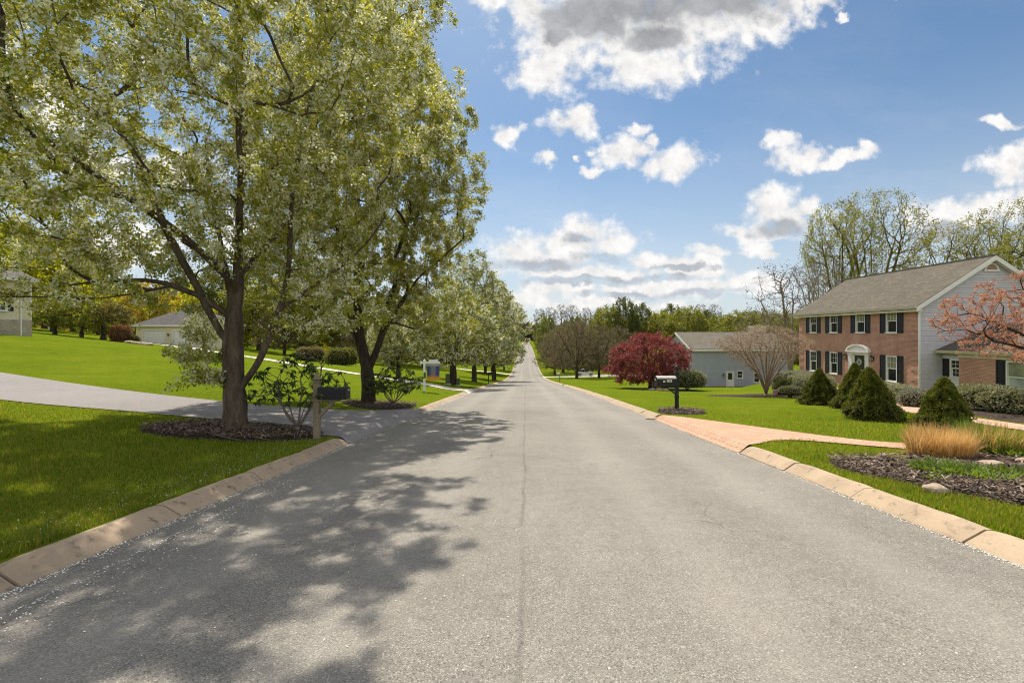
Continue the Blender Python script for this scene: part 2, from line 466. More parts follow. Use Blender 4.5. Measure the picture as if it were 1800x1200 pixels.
M['core_brown'] = simple('brown_twigs', (.06, .045, .03), (.03, .022, .015), 9, .95, .8, .05)
M['grass'] = leaf_mat('grass_blade', [(.085, .172, .014), (.128, .215, .018), (.175, .245, .024), (.24, .245, .05), (.33, .28, .10)], .56, (1.3, 1.15, .45), spec=.04, rough=.8)
M['dry_grass'] = leaf_mat('dry_grass_blade', [(.50, .27, .07), (.64, .40, .13), (.75, .56, .27)], .5)
M['rock'] = simple('tan_rock', (.44, .35, .26), (.27, .21, .16), 5, .9, .7, .2, bdist=.02)
M['post_wood'] = simple('weathered_wood', (.26, .215, .145), (.15, .12, .08), 12, .85, .5, .2, stretch=(1, 1, .12))
M['mail_black'] = simple('black_metal', (.014, .014, .015), (.022, .022, .023), 15, .55, .15, .3)
M['mail_silver'] = simple('silver_metal', (.55, .53, .50), (.42, .40, .38), 12, .4, .1, .5)
M['plate'] = simple('cream_plate', (.62, .58, .46), (.55, .5, .4), 10, .6, .1)
M['flag_red'] = simple('red_metal', (.32, .03, .025), (.25, .02, .02), 10, .5, .1)
M['sign_white'] = simple('white_painted_post', (.78, .78, .76), (.68, .68, .66), 10, .5, .1)
M['box_green'] = simple('green_enamel', (.10, .115, .055), (.075, .09, .04), 10, .5, .1)
M['car_paint'] = simple('silver_car_paint', (.55, .58, .62), (.52, .55, .6), 2, .25, .0, .6, .3)
M['car_glass'] = mat_glass('car_glass', (.012, .012, .015), .05)
M['tyre'] = simple('tyre_rubber', (.02, .02, .02), None, 20, .8, .2)
M['rim'] = simple('alloy_rim', (.45, .45, .46), None, 10, .35, .1, .5, .6)
M['flower_yellow'] = leaf_mat('yellow_flower', [(.65, .45, .01), (.75, .55, .02)], .4)
M['flower_grey'] = leaf_mat('lavender_leaf', [(.22, .2, .24), (.3, .28, .3), (.16, .18, .12)], .3)
M['flower_white'] = leaf_mat('white_blossom', [(.55, .56, .52), (.66, .67, .62)], .4)
M['pot_pink'] = simple('pink_glaze', (.55, .35, .33), (.4, .22, .2), 9, .5, .2)

def mat_sign():
    """blurred colours of the hanging sign: blue panel with a paler middle, orange foot"""
    m, t, out = new_mat('sign_face')
    v = coords(t); xyz = t.new('ShaderNodeSeparateXYZ'); t.link(v, xyz.inputs[0])
    mid = t.rng(t.math('ABSOLUTE', xyz.outputs[0]), .06, .22, 1, 0, True)
    col = t.mix(t.math('MULTIPLY', mid, .6), (.045, .055, .19), (.30, .25, .22))
    foot = t.rng(xyz.outputs[2], -.42, -.18, 1, 0, True)
    col = t.mix(foot, col, (.62, .27, .02))
    top = t.rng(xyz.outputs[2], .26, .36, 0, 1, True)
    col = t.mix(top, col, (.35, .33, .36))
    principled(t, out, col, .5)
    return m
M['sign_face'] = mat_sign()

# ------------------------------------------------------------------ sky, sun, camera
SUN_AZ, SUN_EL = R(-10), R(54.5)
def build_world():
    w = bpy.data.worlds.new('World'); SC.world = w; w.use_nodes = True
    t = NT(w.node_tree); t.n.clear()
    out = t.new('ShaderNodeOutputWorld'); bg = t.new('ShaderNodeBackground'); bg.inputs['Strength'].default_value = SKY_S
    sky = t.new('ShaderNodeTexSky'); sky.sky_type = 'NISHITA'; sky.sun_disc = False
    sky.sun_elevation = SUN_EL; sky.sun_rotation = SUN_AZ; sky.air_density = 1.0; sky.dust_density = .6; sky.ozone_density = 1.6; sky.altitude = 100
    d = t.new('ShaderNodeTexCoord').outputs['Generated']
    xyz = t.new('ShaderNodeSeparateXYZ'); t.link(d, xyz.inputs[0])
    y = t.math('MAXIMUM', xyz.outputs[1], .05)
    cb = t.new('ShaderNodeCombineXYZ')
    t.link(t.math('DIVIDE', xyz.outputs[0], y), cb.inputs[0]); t.link(t.math('DIVIDE', xyz.outputs[2], y), cb.inputs[1])
    uv = cb.outputs[0]
    def ncol(scale, detail, rough):
        n = t.new('ShaderNodeTexNoise'); n.inputs['Scale'].default_value = scale; n.inputs['Detail'].default_value = detail
        n.inputs['Roughness'].default_value = rough; t.link(uv, n.inputs['Vector']); return n
    n1 = ncol(9, 6, .6)
    warp = t.vmath('MULTIPLY_ADD', t.vmath('SUBTRACT', n1.outputs['Color'], (.5, .5, .5)), (.12, .085, 0), uv)
    def field(blobs):
        acc = None
        for cx, cy, rx, ry in blobs:
            u, v = (cx-PX0)/F, (PY0-cy)/F; a, b = F/rx, F/ry
            l = t.vmath('LENGTH', t.vmath('MULTIPLY_ADD', warp, (a, b, 0), (-u*a, -v*b, 0)))
            acc = l if acc is None else t.math('SMOOTH_MIN', acc, l, .18)
        return t.math('SUBTRACT', 1.0, acc)
    white = [(1080,25,200,105),(985,85,95,75),(940,20,50,60),(1190,40,180,85),(1120,105,85,58),(1170,122,60,44),(1290,15,120,72),(950,125,60,44),(1180,-90,330,130),(1330,40,75,52),
             (870,-8,70,24),(1405,8,28,58),(1445,-8,50,26),(1478,26,12,12),
             (1003,217,52,34),(1022,203,36,28),(893,242,28,20),(962,282,20,14),(1014,278,8,7),(1088,270,38,28),(1112,254,28,22),(1182,282,62,34),(1135,290,28,18),(1118,222,18,14),(1133,240,16,12),(1048,262,16,10),(1050,297,30,9),
             (1372,252,31,20),(1403,287,64,24),(1420,270,30,18),(1462,288,30,13),(1492,276,38,14),(1522,264,24,13),
             (1360,366,60,36),(1400,378,60,34),(1325,402,66,18),(1420,362,32,24),
             (1030,405,56,34),(1000,430,90,34),(1080,425,60,30),(915,438,66,28),(960,455,100,26),(1000,482,150,17),
             (1180,465,110,22),(1255,442,48,15),(1090,484,110,16),(1225,482,70,14),(1235,508,120,19),(1120,510,140,16),(980,508,80,18),(1330,498,70,24),(930,522,70,16),(1060,532,190,14),
             (1340,427,28,11),(1345,443,42,12),
             (1690,378,105,34),(1755,362,85,40),(1640,398,58,28),(1800,350,60,32),(1775,295,50,34),(1800,275,36,26),(1765,216,55,11),
             (40,160,120,40),(90,210,110,35),(-60,100,140,60),(240,120,60,20),(320,300,80,40),(160,290,100,30),(230,430,120,50),(420,420,60,70),(540,330,40,30)]
    grey = [(1135,0,200,66),(1035,36,120,50),(1250,0,140,54),(985,74,40,26),(1150,58,70,32),(1180,-100,330,130),
            (945,466,95,17),(1060,452,70,13),(1000,497,130,9),(1150,492,110,9),(1190,474,70,8),(1380,394,75,18),(1700,404,95,17),(1640,416,48,14),(1020,418,36,15),(1235,516,90,8),(1110,518,100,8)]
    n2 = t.noise(uv, 17, 6, .53); n4 = t.noise(uv, 42, 5, .5); n3 = t.noise(uv, 6, 5, .6)
    dens = t.math('ADD', field(white), t.math('MULTIPLY_ADD', n2, 2.0, t.math('MULTIPLY_ADD', n4, .7, -1.38)))
    alpha = t.rng(dens, -.22, .58, 0, 1, True)
    thin = t.math('MULTIPLY', t.rng(t.noise(t.vmath('MULTIPLY', uv, (1, 2.6, 1)), 2.3, 5, .6), .45, .8, 0, .3), t.rng(xyz.outputs[2], .0, .5, 1, .15))
    alpha = t.math('MAXIMUM', alpha, thin)
    sh = t.math('ADD', field(grey), t.math('MULTIPLY_ADD', n2, 1.9, t.math('MULTIPLY_ADD', n3, .9, -1.42)))
    shade = t.rng(sh, -.12, .60, 0, 1, True)
    bill = t.math('MULTIPLY', t.rng(n2, .36, .6, .86, 1.0), t.rng(n4, .35, .65, .90, 1.0))
    cw = t.mix(1.0, (8.3, 8.2, 8.05), (1, 1, 1), 'MULTIPLY')
    cwn = t.vmath('SCALE', cw); 
    sc = cwn.node; t.link(bill, sc.inputs['Scale'])
    up = t.rng(xyz.outputs[2], .1, .45, 0, 1)
    gcol = t.mix(up, (4.5, 5.0, 5.7), (2.9, 2.95, 3.1))
    gcol = t.mix(t.rng(n2, .36, .64, 0, .75), gcol, (4.6, 4.7, 4.9)); gcol = t.mix(t.rng(n3, .4, .75, 0, .45), gcol, (1.6, 1.7, 1.9))
    ccol = t.mix(shade, cwn, gcol)
    base = t.vmath('MULTIPLY', sky.outputs[0], SKY_T)
    # thin pale air low over the horizon
    low = t.rng(xyz.outputs[2], -.05, .45, .8, 0, True)
    base = t.mix(low, base, (5.6, 6.0, 6.5))
    sep = t.new('ShaderNodeSeparateXYZ'); t.link(uv, sep.inputs[0])
    front = t.math('MULTIPLY', t.rng(xyz.outputs[1], .02, .2, 0, 1), t.rng(sep.outputs[1], .8, 1.15, 1, 0))
    col = t.mix(t.math('MULTIPLY', alpha, front), base, ccol)
    # brighter cloud added overhead and behind the camera to fill the shade
    fill_cloud = t.math('MULTIPLY', t.rng(t.noise(d, 2.6, 7, .6), .44, .60, 0, 1, True), t.math('SUBTRACT', 1.0, front))
    fill_cloud = t.math('MULTIPLY', fill_cloud, t.rng(xyz.outputs[2], .0, .06, 0, 1))
    col = t.mix(fill_cloud, col, (13.8, 13.5, 13.1))
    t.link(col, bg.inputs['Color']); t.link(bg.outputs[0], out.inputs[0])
    w.cycles.sampling_method = 'MANUAL'; w.cycles.sample_map_resolution = 512
    sd = bpy.data.lights.new('sun', 'SUN'); sd.energy = SUN_E; sd.angle = R(.55); sd.color = (1, .915, .78)
    so = bpy.data.objects.new('sun', sd); COL.objects.link(so)
    s = Vector((math.sin(SUN_AZ)*math.cos(SUN_EL), math.cos(SUN_AZ)*math.cos(SUN_EL), math.sin(SUN_EL)))
    so.rotation_euler = s.to_track_quat('Z', 'Y').to_euler(); so.location = (-10, 30, 40)
    cd = bpy.data.cameras.new('camera'); co = bpy.data.objects.new('camera', cd); COL.objects.link(co)
    co.location = (0, 0, CZ); co.rotation_euler = (R(90), 0, 0)
    cd.sensor_width = 36; cd.lens = 36*F/1800; cd.shift_x = -(PX0-900)/1800; cd.shift_y = -(600-PY0)/1800
    cd.clip_start = .05; cd.clip_end = 6000; SC.camera = co
    vs = SC.view_settings
    vs.view_transform = 'Standard'; vs.look = 'None'; vs.gamma = 1; vs.exposure = EXPOSURE; vs.use_curve_mapping = False
    cy = SC.cycles
    cy.max_bounces = 8; cy.diffuse_bounces = 3; cy.transmission_bounces = 6; cy.transparent_max_bounces = 8
    cy.use_denoising = True; cy.denoising_input_passes = 'RGB_ALBEDO_NORMAL'; cy.denoising_prefilter = 'ACCURATE'; cy.filter_width = 1.05; cy.use_adaptive_sampling = True; cy.adaptive_threshold = .012
build_world()
# ------------------------------------------------------------------ ground sheet, road, kerbs, drives
def axis(parts):
    a = np.concatenate([np.arange(p, q, s) for p, q, s in parts]); return a
xs = axis([(-2400,-400,250),(-400,-120,20),(-120,-40,3),(-40,-12,1),(-12,-4.2,.5),(-4.2,-4.1,.1)])
xs = np.concatenate([xs, [KL, KL+.08, XL, -2, 0, 2, XR, KR-.08, KR], axis([(4.5,14,.5),(14,45,1),(45,140,3),(140,400,20),(400,2401,250)])])
xs = np.unique(np.round(xs, 3))
ys = axis([(-120,-20,10),(-20,0,1),(0,30,.5),(30,70,1),(70,160,3),(160,640,8),(640,3001,200)])
GX, GY = np.meshgrid(xs, ys)
GZ = H(GX, GY)
nx, ny = len(xs), len(ys)
ii = (np.arange(ny-1)[:, None]*nx + np.arange(nx-1)[None, :]).ravel()
q = np.stack([ii, ii+1, ii+nx+1, ii+nx], 1)
tag(np_mesh('ground', np.stack([GX.ravel(), GY.ravel(), GZ.ravel()], 1), 4, q, M['ground'], smooth=True), kind='structure')

# road: slightly crowned sheet
ry = axis([(-60,0,2),(0,70,1),(70,640,4)])
rx = np.array([XL-.05, -3, -1.5, .15, 1.8, 3.3, XR+.05])
crown = np.array([0, .03, .055, .065, .055, .03, 0])
RX, RYY = np.meshgrid(rx, ry)
RZ = road_z(RYY) + crown[None, :]*.5
n2x = len(rx); ii = (np.arange(len(ry)-1)[:, None]*n2x + np.arange(n2x-1)[None, :]).ravel()
tag(np_mesh('road', np.stack([RX.ravel(), RYY.ravel(), RZ.ravel()], 1), 4, np.stack([ii, ii+1, ii+n2x+1, ii+n2x], 1), M['asphalt'], smooth=True), kind='structure')

def kerb_run(side, y0, y1, seg, name='kerb'):
    """rolled concrete kerb in cast lengths with open joints"""
    x0 = XL if side < 0 else XR
    prof = [(0, -.06), (.0, .012), (.022, .03), (.14, .108), (.175, .128), (.215, .136), (.288, .132), (.294, -.12)]
    b = MB(); n = max(1, round((y1-y0)/seg)); L = (y1-y0)/n
    for k in range(n):
        a, c = y0+k*L+.009, y0+(k+1)*L-.009
        dx, dz, tl = random.gauss(0, .006), random.gauss(0, .004), random.gauss(0, .003)
        sub = max(2, int(L/.12)) if y0 < 34 else 3; V = []; Fc = []
        for j in range(sub+1):
            y = a+(c-a)*j/sub; e = 1 if 0 < j < sub else 0
            for (o, z) in prof:
                oo = o+.006*(0 if e else 1)*(1 if z > .02 and o < .2 else 0)
                q = .011*noise.noise((y*2.3, o*9, side*4.0))+.006*noise.noise((y*9, o*30, side)) if z > .02 else 0
                V.append((x0+side*(oo+dx-q*.6), y, float(road_z(y))+z+q-(0 if e else .008)*(z > .02)+dz+tl*(j/sub-.5)))
        m = len(prof)
        for j in range(sub):
            for i in range(m-1): Fc.append((j*m+i, j*m+i+1, (j+1)*m+i+1, (j+1)*m+i))
        Fc.append(tuple(range(m-1, -1, -1))); Fc.append(tuple(sub*m+i for i in range(m)))
        b.add(V, Fc)
    return tag(b.build(name, M['kerb']), kind='structure')
for y0, y1 in ((-6, 9.55), (16.6, 29.3), (33.6, 114), (119, 330)): kerb_run(-1, y0, y1, 1.55 if y0 < 34 else 3)
for y0, y1 in ((-6, 8.5), (14.4, 49), (50.2, 100), (105, 330)): kerb_run(1, y0, y1, 1.5 if y0 < 34 else 3)

def sheet(name, rows, m, lift=.02, edge=None, kind='structure', n=8):
    """a surface lofted through rows of (left, right) ground points, laid on the ground"""
    L = np.array([r[0] for r in rows], float); Rr = np.array([r[1] for r in rows], float)
    k = len(rows); tt = np.linspace(0, k-1, (k-1)*10+1)
    def cr(Pn, t):
        i = np.clip(t.astype(int), 0, k-2); f = (t-i)[:, None]
        g = lambda j: Pn[np.clip(j, 0, k-1)]
        p0, p1, p2, p3 = g(i-1), g(i), g(i+1), g(i+2)
        return .5*((2*p1)+(-p0+p2)*f+(2*p0-5*p1+4*p2-p3)*f*f+(-p0+3*p1-3*p2+p3)*f**3)
    A, B = cr(L, tt), cr(Rr, tt)
    s = np.linspace(0, 1, n+1)
    P = A[:, None, :]*(1-s)[None, :, None]+B[:, None, :]*s[None, :, None]
    X, Y = P[..., 0], P[..., 1]
    Z = Hs(X, Y)+lift
    # the mouth drops from the lawn to the road's edge
    mouthl = smooth01(KL+.01, XL, X); mouthr = 1-smooth01(XR, KR-.01, X)
    mm = np.where(X < 0, mouthl, mouthr)
    Z = Z*(1-mm)+(road_z(Y)+.012)*mm
    V = np.stack([X.ravel(), Y.ravel(), Z.ravel()], 1)
    m1 = n+1; ii = (np.arange(len(tt)-1)[:, None]*m1+np.arange(n)[None, :]).ravel()
    o = tag(np_mesh(name, V, 4, np.stack([ii, ii+1, ii+m1+1, ii+m1], 1), m, smooth=True), kind=kind)
    return o, [tuple(p) for p in A]+[tuple(p) for p in B[::-1]]
masks = []
o, pl = sheet('driveway', [((XL+.02, 9.6), (XL+.02, 16.6)), ((-4.3, 9.75), (-4.3, 16.0)), ((-5.6, 10.4), (-5.6, 14.75)), ((-7.2, 10.75), (-8.0, 14.2)), ((-10, 11.15), (-11.2, 14.9)), ((-13.6, 11.75), (-15, 16.1)), ((-18, 13.4), (-20, 18.2)), ((-24, 16.6), (-26, 21.2)), ((-32, 22), (-34, 26.5))], M['asphalt_drive'])
masks.append(pl)
o, pl = sheet('driveway', [((XL+.02, 29.4), (XL+.02, 33.5)), ((-4.6, 30.0), (-4.6, 33.0)), ((-7, 31.6), (-7, 34.1)), ((-13.5, 35.8), (-13.5, 38.2)), ((-25, 43.3), (-25, 46.0)), ((-38, 51.5), (-37, 54.5)), ((-46, 56), (-41, 59.5))], M['concrete'], .03)
masks.append(pl)
o, pl = sheet('driveway', [((XL+.02, 114), (XL+.02, 119)), ((-5, 114.5), (-5, 118)), ((-13, 113.5), (-13, 117)), ((-30, 112), (-30, 116))], M['concrete'], .04); masks.append(pl)
o, pl = sheet('driveway', [((XR-.02, 100), (XR-.02, 105)), ((5.5, 100.6), (5.5, 104.8)), ((14, 107.5), (13, 113.5)), ((24, 110), (24, 120)), ((34, 110), (34, 120))], M['concrete'], .05); masks.append(pl)
o, pl = sheet('path', [((XR-.02, 8.55), (XR-.02, 14.3)), ((4.45, 8.75), (4.45, 13.9)), ((5.0, 9.15), (5.0, 12.9)), ((5.6, 9.15), (5.6, 11.6)), ((6.4, 8.55), (6.4, 9.85)), ((7.1, 8.1), (7.1, 8.95)), ((8.2, 7.7), (8.2, 8.6)), ((9.6, 7.6), (9.6, 8.6)), ((11.4, 8.4), (10.6, 9.1))], M['paver'], .022)
masks.append(pl)
o, pl = sheet('path', [((12.1, 6.0), (11.2, 6.0)), ((12.2, 8.0), (11.3, 8.0)), ((12.6, 10.8), (11.6, 10.7)), ((12.9, 12.4), (11.9, 12.2)), ((13.5, 14.4), (12.4, 14.6)), ((15.1, 17.0), (14.2, 17.6)), ((17.4, 20.0), (16.4, 20.6)), ((19.5, 24.0), (18.5, 24.4)), ((21.5, 30.0), (20.6, 30.4)), ((23.2, 31.3), (23.2, 32.4))], M['path'], .03)
masks.append(pl)

def bed(name, poly, lift=.03, hump=.05):
    """planting bed: bark mulch mound of the given outline"""
    P = np.array(poly, float); k = len(P)
    tt = np.arange(0, k, .2); i = tt.astype(int); f = (tt-i)[:, None]; g = lambda j: P[j % k]
    E = .5*((2*g(i))+(-g(i-1)+g(i+1))*f+(2*g(i-1)-5*g(i)+4*g(i+1)-g(i+2))*f*f+(-g(i-1)+3*g(i)-3*g(i+1)+g(i+2))*f**3)
    E += rng.normal(0, .025, E.shape)
    c = E.mean(0); rings = [1, .93, .8, .6, .35, .1]
    V = []; n = len(E)
    for r in rings:
        Q = c+(E-c)*r; z = Hs(Q[:, 0], Q[:, 1])+lift+hump*smooth01(0, .35, 1-r)+rng.normal(0, .006, n)*(r < .95)-.03*(r == 1)
        V.append(np.column_stack([Q, z]))
    V = np.concatenate(V+[[[c[0], c[1], hz(*c)+lift+hump]]])
    b = MB(); Fc = []
    for j in range(len(rings)-1):
        for a in range(n): Fc.append((j*n+a, j*n+(a+1) % n, (j+1)*n+(a+1) % n, (j+1)*n+a))
    for a in range(n): Fc.append(((len(rings)-1)*n+a, (len(rings)-1)*n+(a+1) % n, len(V)-1))
    b.add(V, Fc)
    o = tag(b.build(name, M['mulch'], smooth=True), kind='structure')
    masks.append([tuple(p) for p in E]); return E
beds = []
beds.append(bed('mulch_bed', [(-7.6, 9.0), (-6.6, 8.45), (-5.2, 8.75), (-4.45, 9.3), (-4.3, 9.75), (-5.0, 10.25), (-6.2, 10.5), (-7.3, 10.2)]))
beds.append(bed('mulch_bed', [(-6.9, 17.0), (-5.6, 15.6), (-4.5, 16.0), (-4.2, 16.7), (-4.4, 18.2), (-5.8, 18.4)]))
beds.append(bed('mulch_bed', [(4.9, 7.35), (4.55, 6.6), (4.75, 5.8), (5.05, 5.15), (5.6, 4.5), (7.6, 4.0), (9.8, 5.0), (9.9, 6.6), (8.6, 7.35), (6.6, 7.45), (5.6, 7.3)], hump=.07))
beds.append(bed('mulch_bed', [(4.5, 14.6), (5.2, 14.35), (5.9, 14.8), (5.9, 15.9), (5.1, 16.4), (4.5, 15.6)]))
beds.append(bed('mulch_bed', [(11.0, 26.4), (14.8, 26.6), (18, 26.2), (21, 28.5), (21, 33), (16, 31), (13, 29.6), (11.2, 28.0)][::-1], hump=.03))
beds.append(bed('mulch_bed', [(13.2, 11.5), (15.4, 11.2), (17.2, 13.4), (17.4, 18.2), (18.8, 24), (17.6, 24.8), (15.9, 20.0), (14.3, 15.6)], hump=.03))
beds.append(bed('mulch_bed', [(9.6, 36.2), (12.6, 35.4), (14.4, 37), (13.8, 40.6), (9.2, 40.8), (8.0, 38)], hump=.03))
beds.append(bed('mulch_bed', [(12.4, 10.2), (13.6, 9.2), (14.0, 7.4), (12.7, 7.0)], hump=.02))

# bark chips lying on the near beds
def tri_scatter(name, P, L, W, m, tilt=.5, kind='stuff', parent=None, thick=False):
    """flat slivers lying about: P centres, L lengths, W widths"""
    n = len(P); a = rng.uniform(0, 2*np.pi, n); t = rng.normal(0, tilt, n)
    d = np.stack([np.cos(a)*np.cos(t), np.sin(a)*np.cos(t), np.sin(t)], 1)
    s = np.stack([-np.sin(a), np.cos(a), rng.normal(0, tilt, n)], 1)
    d *= (L*.5)[:, None]; s *= (W*.5)[:, None]
    V = np.stack([P-d-s, P+d-s, P+d+s, P-d+s], 1).reshape(-1, 3)
    return tag(np_mesh(name, V, 4, np.arange(4*n), m, parent), kind=kind)
CH = []
for E, n in ((beds[0], 5200), (beds[2], 9000), (beds[1], 1800), (beds[3], 900)):
    lo, hi = E.min(0), E.max(0)
    P = rng.uniform(lo, hi, (n*2, 2)); P = P[inpoly(P[:, 0], P[:, 1], [tuple(e) for e in E])][:n]
    CH.append(np.column_stack([P, Hs(P[:, 0], P[:, 1])+.085+rng.uniform(-.012, .03, len(P))]))
CH = np.concatenate(CH)
tri_scatter('mulch_chips', CH, rng.uniform(.03, .11, len(CH)), rng.uniform(.008, .022, len(CH)), M['chips'], .35)

# ------------------------------------------------------------------ fallen petals: thick along the kerb foot, thin on road and lawn
PT = []
for side, x0, n, w in ((-1, XL, 6500, .05), (1, XR, 4200, .03)):
    y = 1.2+(30-1.2)*rng.random(n)**1.8
    clump = .5+.5*np.array([noise.noise((yy*1.3, side*9.0, 0)) for yy in y])
    off = np.abs(rng.normal(0, w, n))*(0.5+1.2*clump)
    x = x0-side*off
    z = road_z(y)+.008
    PT.append(np.column_stack([x, y, z]))
n = 900; y = 1.6+26*rng.random(n)**2.1; x = rng.uniform(XL, XR, n)*np.where(rng.random(n) < .5, 1, 1); x = np.where(rng.random(n) < .6, XL+np.abs(rng.normal(0, .8, n)), x)
x = np.clip(x, XL, XR); PT.append(np.column_stack([x, y, road_z(y)+.045*(1-np.abs(x)/4)**.5*.75+.006]))
n = 800; y = 2.0+4.5*rng.random(n)**1.5; x = XL+.35+.22*rng.normal(0, 1, n)**2*.6; PT.append(np.column_stack([x, y, road_z(y)+.02]))
PT = np.concatenate(PT)
tri_scatter('petals', PT, rng.uniform(.006, .013, len(PT)), rng.uniform(.004, .009, len(PT)), M['petal'], .25)
n = 1500; y = 2+9*rng.random(n)**1.3; x = KL-.02-np.abs(rng.normal(0, .45, n)); P = np.column_stack([x, y, Hs(x, y)+rng.uniform(.01, .06, n)])
tri_scatter('petals', P, rng.uniform(.005, .010, n), rng.uniform(.004, .008, n), M['petal'], .5)

# ------------------------------------------------------------------ lawn blades, dense near the eye and thinning away
def blades(name, n, y0, y1, xl, xr, m, hgt=.058, wid=.0042, power=1.7, clear=True):
    u = rng.random(n); Y = (y0**(1-power)+u*(y1**(1-power)-y0**(1-power)))**(1/(1-power))
    X = xl(Y)+(xr(Y)-xl(Y))*rng.random(n)
    ok = (X < KL-.005) | (X > KR+.005)
    for pl in masks:
        PA = np.array(pl); lo, hi = PA.min(0), PA.max(0)
        cand = ok & (X > lo[0]) & (X < hi[0]) & (Y > lo[1]) & (Y < hi[1])
        idx = np.nonzero(cand)[0]
        if len(idx): ok[idx[inpoly(X[idx], Y[idx], pl)]] = False
    X, Y = X[ok], Y[ok]; n = len(X)
    Z = Hs(X, Y)
    patch = .65+.7*(.5+.5*np.sin(X*1.7+np.sin(Y*1.1)*2)*np.sin(Y*1.9+X*.6))
    h = hgt*(1-.72*smooth01(7, 20, Y))*rng.uniform(.55, 1.25, n)*patch; w = wid*np.maximum(1, (Y/3.0))**.75*rng.uniform(.7, 1.3, n)
    a = rng.uniform(0, 2*np.pi, n); ln = rng.uniform(.1, .75, n)*h; la = rng.uniform(0, 2*np.pi, n)
    b = np.stack([np.cos(a), np.sin(a), np.zeros(n)], 1)*(w*.5)[:, None]
    P = np.stack([X, Y, Z-.004], 1)
    mid = P+np.stack([np.cos(la)*ln*.35, np.sin(la)*ln*.35, h*.6], 1)
    tip = P+np.stack([np.cos(la)*ln, np.sin(la)*ln, h], 1)
    V = np.stack([P-b, P+b, mid+b*.7, tip, mid-b*.7], 1).reshape(-1, 3)
    base = np.arange(n)*5
    I = np.stack([base, base+1, base+2, base, base+2, base+4, base+4, base+2, base+3], 1)
    return tag(np_mesh(name, V, 3, I, m), kind='stuff')
fl = lambda Y: np.maximum(-1.4*Y-5, -60.0)
blades('grass', int(400000*GRASS), 1.9, 30, fl, lambda Y: np.full_like(Y, KL), M['grass'])
blades('grass', int(220000*GRASS), 3.2, 30, lambda Y: np.full_like(Y, KR), lambda Y: np.minimum(1.3*Y+4, 28.0), M['grass'])
